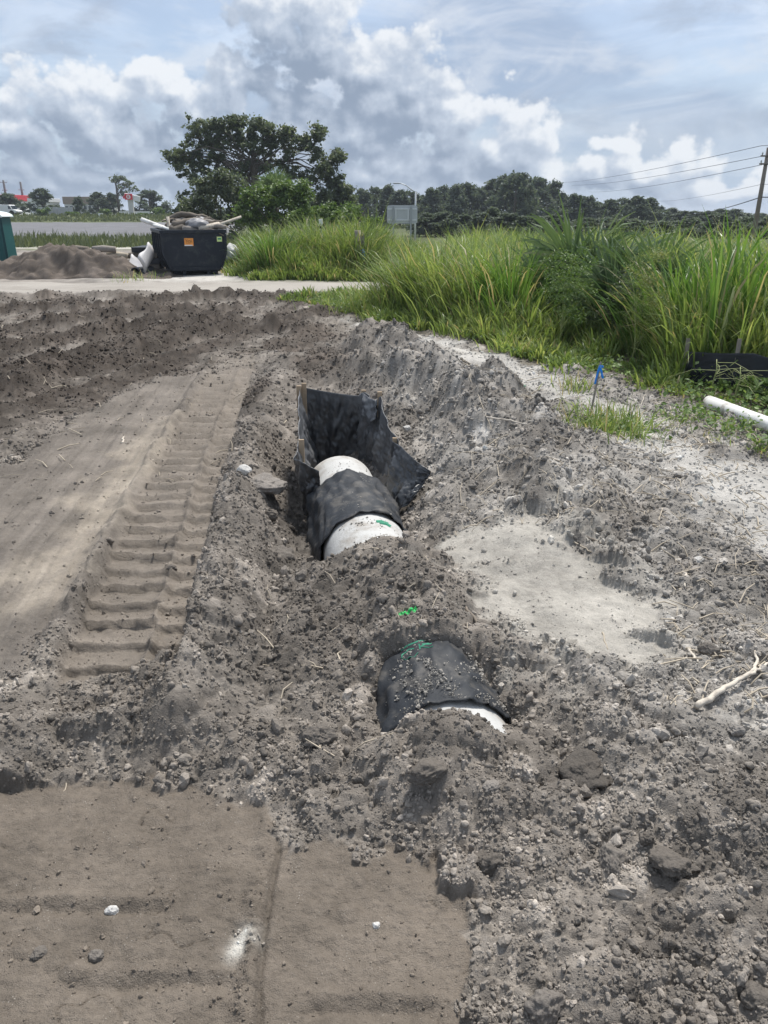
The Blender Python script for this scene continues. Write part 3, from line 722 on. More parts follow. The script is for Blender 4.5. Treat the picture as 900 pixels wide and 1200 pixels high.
def scatter(name, pts, scale, mats_meshes, seed, kind='stuff', col=None):
    "one object that shows a mesh at each point (geometry nodes)"
    rs = np.random.default_rng(seed); n = len(pts)
    me = bpy.data.meshes.new(name); me.vertices.add(n); me.vertices.foreach_set('co', np.asarray(pts, np.float32).ravel())
    a = me.attributes.new('size', 'FLOAT', 'POINT'); a.data.foreach_set('value', np.asarray(scale, np.float32))
    if col is not None:
        a = me.attributes.new('soil', 'FLOAT_COLOR', 'POINT'); c4 = np.ones((n, 4), np.float32); c4[:, :3] = col; a.data.foreach_set('color', c4.ravel())
    a = me.attributes.new('turn', 'FLOAT_VECTOR', 'POINT')
    rot = (rs.random((n, 3)) * np.array([6.28, 6.28, 6.28])).astype(np.float32); a.data.foreach_set('vector', rot.ravel())
    a = me.attributes.new('pick', 'INT', 'POINT'); a.data.foreach_set('value', rs.integers(0, len(mats_meshes), n).astype(np.int32))
    o = link(name, me); tag(o, kind=kind)
    t = bpy.data.node_groups.new(name + '_nodes', 'GeometryNodeTree')
    t.interface.new_socket('Geometry', in_out='INPUT', socket_type='NodeSocketGeometry')
    t.interface.new_socket('Geometry', in_out='OUTPUT', socket_type='NodeSocketGeometry')
    N_, L_ = t.nodes, t.links
    gi, go = N_.new('NodeGroupInput'), N_.new('NodeGroupOutput')
    iop = N_.new('GeometryNodeInstanceOnPoints'); ji = N_.new('GeometryNodeJoinGeometry')
    for k, mm in enumerate(reversed(mats_meshes)):
        so_ = bpy.data.objects.new(name + '_piece', mm)      # source shape, never linked to the scene
        oi = N_.new('GeometryNodeObjectInfo'); oi.inputs['Object'].default_value = so_; oi.inputs['As Instance'].default_value = True
        L_.new(oi.outputs['Geometry'], ji.inputs[0])
    def at(nm, ty):
        q = N_.new('GeometryNodeInputNamedAttribute'); q.data_type = ty; q.inputs[0].default_value = nm; return q.outputs[0]
    L_.new(gi.outputs[0], iop.inputs['Points']); L_.new(ji.outputs[0], iop.inputs['Instance'])
    iop.inputs['Pick Instance'].default_value = True
    L_.new(at('pick', 'INT'), iop.inputs['Instance Index'])
    L_.new(at('turn', 'FLOAT_VECTOR'), iop.inputs['Rotation'])
    L_.new(at('size', 'FLOAT'), iop.inputs['Scale'])
    L_.new(iop.outputs[0], go.inputs[0])
    md = o.modifiers.new('scatter', 'NODES'); md.node_group = t
    return o

def loose_clods():
    rs = np.random.default_rng(11)
    pieces = [clod_mesh('clod', 100 + k, 2, M_CRUMB, smooth=k % 3 == 0, rough=1.5) for k in range(14)]
    n = 520000                                             # candidates: density falls with distance
    Y = 1.0 + 20 * rs.random(n) ** 2.3
    X = (rs.random(n) * 2 - 1) * .84 * (Y + 1.5)
    z, c, rough, flat = ground(X, Y, True)
    patch = sstep(fbm(X, Y, .35, 3, 201), -.6, .3)
    fringe = np.exp(-((flat - .35) / .3) ** 2)
    p = rough * (.22 + .78 * patch) + .45 * fringe * (flat < .92) + flat * np.where(patch > .6, .045, .016)
    go_, ga_, _ = line(X, Y, GROOVE); kk = fbm(X, Y, .12, 3, 203)
    p = p + (flat > .8) * (np.exp(-((go_ - .05) / .035) ** 2) * .55 * (.6 + .8 * kk) * (Y < 1.95))
    for yy, x0, x1 in BARS: p = p + (flat > .8) * np.exp(-((Y - yy - .03) / .03) ** 2) * (X > x0) * (X < x1) * .22 * (.4 + 1.2 * kk)
    keep = rs.random(n) < p
    X, Y, z, flat, c = X[keep], Y[keep], z[keep], flat[keep], c[keep]
    s = .0040 * np.exp(rs.normal(size=len(X)) * .62) * (1 + .20 * np.clip(Y - 1.5, 0, 6))
    s = np.clip(s, .0015, .036); s *= np.where(flat > .6, .65, 1)
    t = .95 + .55 * rs.random(len(X)) ** 1.3; t = np.where(rs.random(len(X)) < .05, 1.5, t)
    scatter('soil_clods', np.stack([X, Y, z + s * .12], 1), s, pieces, 12, col=np.clip(c * t[:, None], .01, .62))
loose_clods()

# single clods and stones large enough to point at: (px, py, width px, label, dark?)
def lone(px, py, wpx, name, label, cat, mat, seed, flat=.62, rz=0.0, group=None, sink=.25):
    p = P(px, py, .06)
    for _ in range(3): p = P(px, py, gz(p.x, p.y))
    depth = p.y * CT + (CAM_H - p.z) * ST; s = wpx * depth / FPX / 2
    me = clod_mesh(name, seed, 5, mat, stretch=(1.0, .8, flat), rough=.5 if mat is M_STONE else .75)
    o = link(name, me, None, (p.x, p.y, p.z + s * flat * (1 - 2 * sink) * .5)); o.scale = (s, s, s); o.rotation_euler = (0, 0, rz)
    return tag(o, label, cat, group)
lone(131, 1070, 17, 'white_stone', 'whitish stone lying alone on the smooth brown mud at lower left', 'stone', M_STONE, 301, .8)
lone(113, 1121, 17, 'grey_stone', 'grey rounded stone on brown mud below the whitish stone', 'stone', M_CLOD, 302, .75, .4)
lone(47, 1119, 19, 'grey_stone', 'grey lump of soil near the bottom left corner on brown mud', 'stone', M_CLOD, 303, .75, 1.1)
lone(440, 1086, 12, 'pale_stone', 'small pale pebble on the mud right of the long groove', 'stone', M_STONE, 304, .85)
lone(690, 906, 66, 'soil_clod', 'large dark wedge of damp soil below the black wrapped pipe on the right', 'soil clod', M_DCLOD, 305, .5, .5)
lone(836, 913, 36, 'soil_clod', 'dark flat soil clod at the right below the forked branch', 'soil clod', M_DCLOD, 306, .55, .3)
lone(375, 868, 44, 'soil_clod', 'big dark broken clod left of the near pipe wrap in the trench', 'soil clod', M_DCLOD, 307, .7, .2)
lone(326, 660, 42, 'soil_clod', 'rough brown clod on the trench slope left of the pipe', 'soil clod', M_CLOD, 308, .75, .9)
lone(315, 606, 22, 'soil_clod', 'small dark angular clod beside the black fabric box', 'soil clod', M_DCLOD, 309, .85, .2)
lone(308, 571, 54, 'soil_clod', 'smooth grey slab shaped clod upslope left of the black fabric box', 'soil clod', M_CLOD, 310, .45, -.5)
lone(286, 553, 16, 'pale_stone', 'pale stone at the top of the smooth grey slab clod', 'stone', M_STONE, 311, .9)
lone(575, 1012, 44, 'soil_clod', 'brown clod at the upper edge of the lower right soil heap', 'soil clod', M_DCLOD, 312, .6, .2)
lone(716, 1007, 42, 'soil_clod', 'brownish grey clod in the middle of the lower right soil heap', 'soil clod', M_CLOD, 313, .65, 1.2)
lone(758, 984, 20, 'soil_clod', 'small dark clod upright in the lower right soil heap', 'soil clod', M_DCLOD, 314, .9, .7)
lone(790, 1015, 54, 'soil_clod', 'long dark clod in the lower right soil heap', 'soil clod', M_DCLOD, 315, .45, -.5)
lone(640, 1182, 52, 'soil_clod', 'dark clod at the bottom edge right of the mud', 'soil clod', M_DCLOD, 316, .7, .3)
lone(736, 1158, 30, 'soil_clod', 'dark round clod near the bottom edge at the right', 'soil clod', M_DCLOD, 317, .8, .9)
lone(832, 764, 24, 'pale_stone', 'rounded grey stone above the forked branch', 'stone', M_CLOD, 318, .7, -.6)
lone(818, 659, 15, 'pale_stone', 'pale stone on the soil at the right, above the forked branch', 'stone', M_STONE, 319, .8)
lone(862, 857, 22, 'grey_stone', 'grey stone under the thick end of the forked branch', 'stone', M_CLOD, 320, .7)
lone(476, 503, 10, 'pale_stone', 'small white stone right of the black fabric box', 'stone', M_STONE, 321, .8)
lone(202, 666, 12, 'soil_clod', 'small brown clod left of the crawler track print', 'soil clod', M_DCLOD, 322, .6)
lone(25, 744, 12, 'soil_clod', 'dark clod on the pale pressed path at the far left', 'soil clod', M_DCLOD, 323, .7)
lone(905 - 20, 1168, 44, 'soil_clod', 'brown clod in the bottom right corner', 'soil clod', M_DCLOD, 324, .6, .4)
lone(500, 905, 46, 'soil_clod', 'broken brown clod in front of the near pipe end', 'soil clod', M_DCLOD, 325, .5, .1, sink=.6)
lone(575, 925, 26, 'soil_clod', 'brown clod right of the broken clod before the pipe end', 'soil clod', M_CLOD, 326, .7, .8)

# ------------------------------------------------------------------ pipe with fabric wraps
PD = Vector((PIPE_D[0], PIPE_D[1], 0)); PN = Vector((PIPE_N[0], PIPE_N[1], 0)); PZ = Vector((0, 0, 1))
PO = Vector((PIPE_A[0], PIPE_A[1], PIPE_Z))
def pipe_pt(s, th, r): return PO + PD * s + PN * (math.sin(th) * r) + PZ * (math.cos(th) * r)
def pipe_grid(s0, s1, t0, t1, r, ns, nt, dr=None):
    ss_ = np.linspace(s0, s1, ns); tt = np.linspace(t0, t1, nt)
    V = []
    for i, s in enumerate(ss_):
        for j, t in enumerate(tt):
            e, ds = dr(i / (ns - 1), j / (nt - 1)) if dr else (0, 0)
            V.append(pipe_pt(s + ds, t, r + e)[:])
    F = [(i * nt + j, i * nt + j + 1, (i + 1) * nt + j + 1, (i + 1) * nt + j) for i in range(ns - 1) for j in range(nt - 1)]
    return np.array(V), np.array(F)
def p1(x, y, seed): return float(perlin(np.array([x]), np.array([y]), seed)[0])
pipe = empty('drain_pipe', PO)
tag(pipe, 'half buried white concrete pipe in the trench, its joints wrapped in black fabric', 'pipe')
def under(o, root):
    o.parent = root; o.matrix_parent_inverse = Matrix.Translation(-root.location) @ Matrix.Identity(4) if root.rotation_euler.z == 0 else root.matrix_basis.inverted()
    return o
def pipe_piece(name, s0, s1):
    V, F = pipe_grid(s0, s1, -math.pi, math.pi, PIPE_R, 12, 49)
    o = link(name, mesh_np(name, V, F, M_CONC)); so_ = o.modifiers.new('wall', 'SOLIDIFY'); so_.thickness = .05; so_.offset = -1
    return under(o, pipe)
s_join = .5 * (pipe_s(505, 828) + pipe_s(495, 752))
s_jfar = .5 * (pipe_s(430, 603) + pipe_s(404, 557))
pipe_piece('pipe_section', S_NEAR0 - .14, s_join - .008)
pipe_piece('pipe_section', s_join + .008, s_jfar - .008)
pipe_piece('pipe_section', s_jfar + .008, pipe_s(402, 534))
WR = {}
def wrap(s0, s1, seed, flare, t0, t1):
    def dr(u, v):
        t = abs(2 * v - 1)
        w = .014 * p1(u * 2.2, v * 7, seed) + .03 * max(0, p1(u * 1.1 + v * 3, v * 4.5, seed + 3)) + .012 * (1 - min(1, abs(p1(u * 2.5 - v * 3, v * 6, seed + 4)) * 5)) + .004 * p1(u * 9, v * 20, seed + 5)
        e = .012 + max(0, w) * (1 + 1.2 * t) + flare * max(0, t - .62) ** 1.5 * (1 + .6 * p1(u * 3, v * 3, seed + 9))
        edge = (1 if u > .5 else -1) * max(0, abs(2 * u - 1) - .5) * 2
        ds = edge * (.035 * p1(v * 4.5, seed * 1.7, seed + 7) + .012 * p1(v * 15, 2.0, seed + 8))
        # the sides of the sheet hang lower at one corner
        return e, ds + (.05 * (v - .5) if u < .3 else 0)
    V, F = pipe_grid(s0, s1, t0, t1, PIPE_R, 30, 64, dr)
    o = link('filter_wrap', mesh_np('filter_wrap', V, F, M_GEO)); so_ = o.modifiers.new('cloth', 'SOLIDIFY'); so_.thickness = .006; so_.offset = 1
    WR[seed] = lambda s, th: PIPE_R + dr((s - s0) / (s1 - s0), (th - t0) / (t1 - t0))[0]
    return under(o, pipe)
w_near = wrap(pipe_s(505, 828), pipe_s(492, 751), 21, .10, -1.62, 1.62)
w_near['label'] = 'near black fabric wrap, dusty and marked with green paint'
w_far = wrap(pipe_s(430, 603), pipe_s(404, 557), 33, .05, -1.75, 1.75)
w_far['label'] = 'far black fabric wrap in front of the fabric box'
def scrawl(strokes, s_c, th_c, size, width, r, par, name='paint_mark'):
    mb = MB()
    for st in strokes:
        pts = []
        for k in range(len(st) - 1):
            for q_ in range(4):
                f = q_ / 4; pts.append((st[k][0] * (1 - f) + st[k + 1][0] * f, st[k][1] * (1 - f) + st[k + 1][1] * f))
        pts.append(st[-1])
        W = [pipe_pt(s_c + y * size, th_c + x * size / PIPE_R, r if not callable(r) else r(s_c + y * size, th_c + x * size / PIPE_R) + .0055) for x, y in pts]
        mb.tube(W, width, 5, True, .25)
    o = mb.build(name, M_GREENP); o.parent = par
    if par is pipe: o.matrix_parent_inverse = (Matrix.Translation(pipe.location)).inverted()
    return o
s_txt = pipe_s(482, 768); 
strokes = [[(-.55, .55), (-.2, .62), (.2, .6), (.75, .72)],
           [(.05, .12), (-.2, .25), (-.5, .15), (-.62, -.2), (-.45, -.5), (-.1, -.55), (.15, -.35)],
           [(-.32, -.15), (-.25, .05), (-.12, .05)],
           [(.35, .4), (.3, -.1)], [(.85, .4), (.35, .12), (.9, -.2)], [(.5, .3), (.95, .22)]]
w_near_mark = scrawl(strokes, s_txt, -.22, .085, .0055, WR[21], w_near)
scrawl([[(-.5, 0), (-.1, .15), (.4, .05)], [(-.3, -.2), (.2, -.15), (.5, -.35)]], pipe_s(447, 611), .32, .09, .012, PIPE_R + .004, pipe)

# ------------------------------------------------------------------ black silt fabric box round the far pipe end
def resample(pts, n):
    pts = np.array([tuple(p) for p in pts], float); d = np.r_[0, np.cumsum(np.linalg.norm(np.diff(pts, axis=0), axis=1))]
    t = np.linspace(0, d[-1], n); return np.stack([np.interp(t, d, pts[:, k]) for k in range(3)], 1)
def cloth(name, top, bot, nu, nv, amp, seed, mat, folds=6.0, thick=.004, sag=0.0):
    T, B = resample(top, nu), resample(bot, nu); V = []
    for j in range(nv):
        f = j / (nv - 1)
        row = T * (1 - f) + B * f
        V.append(row)
    V = np.stack(V, 0)
    du = np.gradient(V, axis=1); dv = np.gradient(V, axis=0); nrm = np.cross(du, dv); nrm /= np.linalg.norm(nrm, axis=2)[..., None] + 1e-9
    U, W = np.meshgrid(np.linspace(0, 1, nu), np.linspace(0, 1, nv))
    w = perlin(U.ravel() * folds, W.ravel() * 1.2, seed) + .6 * perlin((U + W * .6).ravel() * folds * 1.7, (W - U * .5).ravel() * 3, seed + 1) + .5 * np.abs(perlin(U.ravel() * 9, W.ravel() * 9, seed + 2)) + .22 * perlin(U.ravel() * 22, W.ravel() * 20, seed + 4)
    w = w.reshape(U.shape); w = w * (.25 + .75 * np.sin(np.clip(W * 1.3, 0, 1) * math.pi * .7))
    V = V + nrm * (amp * w)[..., None]
    V[..., 2] -= sag * np.sin(U * math.pi) * (1 - W)
    F = [(j * nu + i, j * nu + i + 1, (j + 1) * nu + i + 1, (j + 1) * nu + i) for j in range(nv - 1) for i in range(nu - 1)]
    o = link(name, mesh_np(name, V.reshape(-1, 3), np.array(F), mat)); so_ = o.modifiers.new('cloth', 'SOLIDIFY'); so_.thickness = thick
    return o
YB = 6.75
box = empty('silt_fabric_box', P(395, 530, -.1))
tag(box, 'black silt fabric enclosure on short wooden stakes standing around the far pipe end', 'silt fence')
c = [cloth('fabric_panel', [Q(352, 453, YB), Q(372, 457, YB), Q(395, 461, YB), Q(422, 464, YB)],
           [Q(354, 548, YB - .05), Q(372, 548, YB - .05), Q(397, 552, YB - .05), Q(422, 552, YB - .05)], 70, 50, .02, 41, M_SILT, 5)]
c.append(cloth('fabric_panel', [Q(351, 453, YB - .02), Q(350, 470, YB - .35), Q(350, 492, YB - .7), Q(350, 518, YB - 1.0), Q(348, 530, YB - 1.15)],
               [Q(377, 560, YB - .06), Q(376, 572, YB - .4), Q(373, 585, YB - .7), Q(371, 594, YB - 1.0), Q(366, 600, YB - 1.15)], 60, 50, .045, 45, M_SILT_SHEEN, 6))
c.append(cloth('fabric_panel', [Q(348, 528, YB - 1.14), Q(344, 538, YB - 1.24), Q(352, 540, YB - 1.34), Q(374, 552, YB - 1.4)],
               [Q(358, 600, YB - 1.2), Q(360, 602, YB - 1.3), Q(366, 602, YB - 1.4), Q(374, 598, YB - 1.42)], 40, 34, .045, 49, M_SILT, 4))
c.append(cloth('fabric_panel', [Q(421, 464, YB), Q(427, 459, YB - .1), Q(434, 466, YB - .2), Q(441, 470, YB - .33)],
               [Q(416, 548, YB - .05), Q(424, 552, YB - .15), Q(432, 556, YB - .3), Q(441, 560, YB - .4)], 44, 50, .055, 53, M_SILT_SHEEN, 3))
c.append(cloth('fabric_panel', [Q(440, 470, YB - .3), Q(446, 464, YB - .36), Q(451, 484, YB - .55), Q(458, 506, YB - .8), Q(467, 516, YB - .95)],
               [Q(437, 556, YB - .42), Q(442, 566, YB - .6), Q(448, 578, YB - .75), Q(454, 586, YB - .85), Q(462, 592, YB - 1.0)], 50, 50, .05, 57, M_SILT_SHEEN, 4))
c.append(cloth('fabric_panel', [Q(460, 517, YB - .9), Q(470, 523, YB - 1.1), Q(482, 535, YB - 1.25), Q(494, 545, YB - 1.36), Q(505, 552, YB - 1.42)],
               [Q(446, 592, YB - 1.15), Q(455, 602, YB - 1.38), Q(466, 600, YB - 1.5), Q(480, 590, YB - 1.52), Q(495, 570, YB - 1.46)], 54, 44, .05, 61, M_SILT, 4))
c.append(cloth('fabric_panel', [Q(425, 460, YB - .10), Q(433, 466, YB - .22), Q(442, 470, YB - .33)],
               [Q(424, 486, YB - .2), Q(433, 497, YB - .36), Q(440, 492, YB - .44)], 24, 18, .035, 67, M_SILT_SHEEN, 3))
for o in c: under(o, box)
for (px, py, Y, h) in ((356, 449, YB - .03, .60), (350, 452, YB - .08, .55), (353, 515, YB - 1.05, .40), (426, 457, YB - .05, .60), (445, 459, YB - .33, .50), (463, 513, YB - .90, .38)):
    t = Q(px, py, Y); mb = MB(); mb.box((t.x, t.y, t.z - h / 2), (.042, .022, h))
    under(mb.build('wooden_stake', M_STAKE, None, .002), box)

# ------------------------------------------------------------------ survey stake with ribbon
def on_ground(px, py):
    p = P(px, py, .05)
    for _ in range(4): p = P(px, py, gz(p.x, p.y))
    return p
b = on_ground(691, 492); t = Q(704, 424, b.y + .02)
st = empty('survey_stake', b); tag(st, 'thin leaning survey stake with bright blue ribbon beside a grass tuft', 'survey stake')
under(MB().tube([b - (t - b) * .12, b.lerp(t, .5), t], [.012, .011, .010], 4).build('stake', M_GREYWOOD), st)
dp_ = (t - b).length
for (pts, sd_) in (([(0, 0), (-.012, -.05), (-.022, -.11), (-.032, -.19)], 1), ([(.0, -.02), (.015, -.06), (.027, -.10), (.038, -.13)], 2), ([(-.012, .0), (.012, .004), (.02, -.02)], 3)):
    a = t - (t - b).normalized() * .03
    top = [a + Vector((x + .008, -.012 * sd_, z)) for x, z in pts]; bot = [a + Vector((x - .010, -.012 * sd_ + .012, z - .006)) for x, z in pts]
    under(cloth('ribbon', top, bot, 12, 5, .004, 70 + sd_, M_BLUE, 2, .002), st)

# ------------------------------------------------------------------ branches, twigs
def stick(name, label, cat, pix, rads, mat, lift=.015, group=None, kink=.006):
    "pix: list of (px,py) on the ground"
    pts = []
    for k, (px, py) in enumerate(pix):
        p = on_ground(px, py); p.z += lift; pts.append(p)
    P2 = [tuple(q_) for q_ in resample(pts, max(6, len(pts) * 4))]
    base = Vector(P2[0]); rr = np.interp(np.linspace(0, 1, len(P2)), np.linspace(0, 1, len(rads)), rads)
    P2 = [Vector(p) - base + Vector((random.uniform(-kink, kink), random.uniform(-kink, kink), random.uniform(-kink, kink) * .5)) for p in P2]
    o = MB().tube(P2, list(rr), 7).build(name, mat, None, 0, True, base)
    return tag(o, label, cat, group)
br = stick('forked_branch', 'pale forked branch lying on the soil right of the sand patch', 'branch', [(815, 835), (840, 820), (862, 804), (880, 794), (886, 784), (882, 769)], [.013, .012, .010, .008, .007, .005], M_PALEWOOD, .03)
fk = stick('side_limb', None, None, [(858, 806), (876, 797), (890, 790), (912, 775)], [.008, .007, .006, .005], M_PALEWOOD, .03)
under(fk, br)
TW = [([(570, 489), (596, 493), (617, 498)], .008, M_PALEWOOD, 'straight pale stick on the dark bank right of the fabric box'),
      ([(803, 760), (824, 766), (850, 771)], .005, M_TWIG, 'thin dry twig above the forked branch'),
      ([(806, 762), (812, 770), (817, 776)], .007, M_PALEWOOD, 'short pale split twig above the forked branch'),
      ([(832, 748), (848, 762), (858, 768)], .005, M_DARKTWIG, 'dark thin twig in the hollow above the forked branch'),
      ([(881, 812), (886, 824), (889, 834)], .006, M_TWIG, 'short twig below the fork of the pale branch'),
      ([(664, 628), (675, 637), (692, 647)], .006, M_TWIG, 'brown twig at the upper right corner of the pale sand patch'),
      ([(660, 620), (690, 632), (716, 642)], .010, M_DARKTWIG, 'dark stick above the pale sand patch'),
      ([(805, 640), (830, 636), (848, 632)], .010, M_DARKTWIG, 'dark stick on the right slope below the white pipe'),
      ([(804, 673), (803, 688)], .008, M_PALEWOOD, 'short upright pale splinter on the right slope'),
      ([(818, 671), (838, 682)], .006, M_TWIG, 'dry twig beside the pale splinter on the right slope'),
      ([(706, 742), (712, 762)], .004, M_TWIG, 'fine dry straw on the pale sand patch'),
      ([(545, 712), (566, 740), (585, 768)], .008, M_DARKTWIG, 'dark root along the left edge of the pale sand patch'),
      ([(83, 899), (76, 925), (72, 938)], .003, M_TWIG, 'thin straw stalk at the upper edge of the brown mud'),
      ([(333, 497), (340, 484), (350, 478)], .006, M_TWIG, 'pale root curling out of the soil left of the fabric box'),
      ([(858, 745), (850, 757), (842, 768)], .004, M_TWIG, 'fine twig crossing the hollow at the right'),
      ([(884, 738), (900, 747)], .006, M_PALEWOOD, 'pale stick end at the right edge'),
      ([(735, 502), (742, 492), (749, 480), (756, 462)], .005, M_PALEWOOD, 'long dry stalk standing in the tuft by the survey stake'),
      ([(828, 512), (820, 524), (816, 536)], .006, M_TWIG, 'dry twig on white sand left of the white pipe'),
      ([(829, 512), (832, 526)], .006, M_PALEWOOD, 'pale twig crossing the white sand by the white pipe'),
      ([(143, 520), (146, 512)], .010, M_PALEWOOD, 'small pale splinter in the dark ruts'),
      ([(188, 378), (189, 370)], .028, M_PALEWOOD, 'small whitish upright chunk far out in the dark ruts')]
for pix, r_, m_, lb in TW: stick('twig', lb, 'twig', pix, [r_, r_ * .9, r_ * .6], m_, r_ * .7, kink=r_ * .8)

def litter():
    "dry straw and root fibres strewn over the banks: one mesh"
    rs = np.random.default_rng(5); V = []; F = []
    zones = [((640, 480), (900, 560), 240), ((540, 430), (680, 540), 170), ((770, 560), (900, 860), 200), ((640, 560), (780, 640), 60), ((520, 540), (640, 630), 60), ((300, 650), (560, 880), 40), ((0, 340), (300, 560), 90), ((760, 440), (900, 530), 160)]
    P0 = []
    for (a, b_), (c_, d), n in zones:
        for _ in range(n): P0.append(P(rs.uniform(a, c_), rs.uniform(b_, d), .08))
    XY = np.array([p[:2] for p in P0]); n = len(XY)
    an = rs.random(n) * 3.1416; L = .03 + .14 * rs.random(n) ** 2; L *= (.6 + .12 * XY[:, 1])
    A = XY - np.stack([np.cos(an), np.sin(an)], 1) * L[:, None] / 2; B = XY + np.stack([np.cos(an), np.sin(an)], 1) * L[:, None] / 2
    za = ground(A[:, 0], A[:, 1])[0]; zb = ground(B[:, 0], B[:, 1])[0]
    mb = MB()
    for i in range(n):
        r_ = (.0012 + .002 * rs.random()) * (1 + .12 * XY[i, 1])
        a = Vector((A[i][0], A[i][1], za[i] + .006)); b_ = Vector((B[i][0], B[i][1], zb[i] + .006 + .03 * rs.random()))
        m = (a + b_) / 2 + Vector((rs.normal() * .01, rs.normal() * .01, .01))
        mb.tube([a, m, b_], [r_, r_, r_ * .6], 4, False)
    tag(mb.build('straw_litter', M_TWIG), kind='stuff')
litter()

# ------------------------------------------------------------------ white plastic pipe, black fence fabric at the right
a = on_ground(829, 482); b = on_ground(930, 522); d = (b - a).normalized()
wp = MB(); pts = [a + Vector((0, 0, .10)), a.lerp(b, .5) + Vector((0, 0, .095)), b + d * 2.0 + Vector((0, 0, .09))]
wo = MB().tube([p - a for p in pts], .07, 20, False).build('white_pipe', M_PVC, None, 0, True, a)
so_ = wo.modifiers.new('wall', 'SOLIDIFY'); so_.thickness = .006
tag(wo, 'straight white plastic pipe lying on sand in front of the tall grass', 'pipe')
f0 = on_ground(806, 466); f1 = Vector((5.2, 8.7, 0)); f1.z = gz(f1.x, f1.y)
fence = empty('black_silt_fence', f0); tag(fence, 'low black silt fence fabric half hidden in the tall grass at the right edge', 'silt fence')
A0 = Q(806, 412, 9.4); A1 = Q(846, 414, 9.1); A2 = Q(866, 414, 8.9); A3 = Q(884, 414, 8.75); A4 = Q(903, 420, 8.7); A5 = Q(960, 424, 8.7)
tops = [A0, A1, A2, A3, A4, A5]
bots = [Vector((p.x, p.y - .03, gz(p.x, p.y) - .04)) for p in tops]
under(cloth('fence_fabric', tops, bots, 70, 24, .014, 83, M_BLACKPL, 9, .006), fence)
for p in (A0, A2, A5): under(MB().box((p.x, p.y + .04, p.z / 2 + .06), (.04, .03, p.z + .2)).build('fence_stake', M_GREYWOOD), fence)

def pipe_crumbs():
    rs = np.random.default_rng(41); P_ = []; S_ = []; C_ = []
    for (a, b, n, r_) in ((pipe_s(505, 828), pipe_s(495, 758), 1500, PIPE_R + .030), (pipe_s(430, 603), pipe_s(404, 557), 260, PIPE_R + .018), (pipe_s(402, 540), pipe_s(404, 557), 120, PIPE_R), (pipe_s(432, 630), pipe_s(430, 606), 160, PIPE_R)):
        s_ = rs.uniform(min(a, b), max(a, b), n); th = rs.normal(size=n) * .42 + .10
        k = perlin(s_ * 7, th * 3, 77) + .5 * rs.random(n) > .12; 
        for s0, t0 in zip(s_[k], th[k]):
            P_.append(pipe_pt(s0, t0, r_)[:]); S_.append(.0035 * math.exp(rs.normal() * .55)); C_.append(np.array([.33, .31, .28]) * (.8 + .4 * rs.random()))
    scatter('pipe_crumbs', np.array(P_), np.clip(S_, .0015, .013), [clod_mesh('clod', 170 + k, 2, M_CRUMB, smooth=False, rough=1.5) for k in range(5)], 42, col=np.array(C_))
pipe_crumbs()

# ------------------------------------------------------------------ foliage builders
def leaf_quads(C, size, rs, up=.35, aspect=.55, droop=0.0):
    "a small folded leaf (two triangles... one quad) at every centre"
    n = len(C)
    nrm = rs.normal(size=(n, 3)); nrm[:, 2] = np.abs(nrm[:, 2]) + up; nrm /= np.linalg.norm(nrm, axis=1)[:, None]
    a = rs.normal(size=(n, 3)); a -= nrm * (a * nrm).sum(1)[:, None]; a /= np.linalg.norm(a, axis=1)[:, None]; b = np.cross(nrm, a)
    s = (size * (.6 + .8 * rs.random(n)))[:, None] if np.ndim(size) == 0 else (size * (.6 + .8 * rs.random(n)))[:, None]
    p0 = C - a * s * .5; p1_ = C + b * s * aspect * .5 + nrm * s * .06; p2 = C + a * s * .5; p3 = C - b * s * aspect * .5 + nrm * s * .06
    V = np.stack([p0, p1_, p2, p3], 1).reshape(-1, 3)
    F = np.arange(4 * n).reshape(n, 4)
    return V, F
def cluster_points(cl, rs, shell=.55):
    "points in ellipsoids (cx,cy,cz,rx,ry,rz,n), denser towards the outside"
    out = []; tt = []
    for (cx, cy, cz, rx, ry, rz, n) in cl:
        n = int(n); d = rs.normal(size=(n, 3)); d /= np.linalg.norm(d, axis=1)[:, None]
        r = rs.random(n) ** shell
        r = r * (.55 + .95 * rs.random(n) ** 1.6)
        out.append(np.array([cx, cy, cz]) + d * r[:, None] * np.array([rx, ry, rz])); tt.append(np.full(n, rs.random()))
    return np.concatenate(out), np.concatenate(tt)
def crown_mesh(name, cl, size, mat, seed, up=.35, aspect=.6, shell=.5):
    rs = np.random.default_rng(seed); C, ct = cluster_points(cl, rs, shell)
    V, F = leaf_quads(C, size, rs, up, aspect)
    t = np.clip(.25 * ct + .55 * rs.random(len(C)) + .1, 0, 1) * .95
    return mesh_np(name, V, F, mat, False, tint=np.repeat(t, 4))
def trunk_mesh(name, base_r, top, cl, seed, mat=None, forks=10, lean=0.0, lr=.38):
    rs = np.random.default_rng(seed); mb = MB()
    hgt = top; pts = [(0, 0, -.3), (lean * .3, .05, hgt * .35), (lean * .7, 0, hgt * .7), (lean, .05, hgt)]
    mb.tube(pts, [base_r * 1.25, base_r * .95, base_r * .75, base_r * .45], 9)
    idx = rs.permutation(len(cl))[:forks]
    for k in idx:
        cx, cy, cz = cl[k][:3]; f = .45 + .5 * rs.random(); s = Vector((lean * f, 0, hgt * f)); e = Vector((cx, cy, cz))
        m = s.lerp(e, .5) + Vector((rs.normal() * .25, rs.normal() * .25, .15 * (e - s).length))
        q_ = s.lerp(m, .5) + Vector((0, 0, .05)); r = base_r * lr
        mb.tube([s, q_, m, m.lerp(e, .6), e], [r, r * .8, r * .6, r * .38, r * .15], 6, False)
    me = bpy.data.meshes.new(name); me.from_pydata(mb.v, [], mb.f); me.update(); me.materials.append(mat or M_BARK)
    me.polygons.foreach_set('use_smooth', [True] * len(me.polygons)); return me
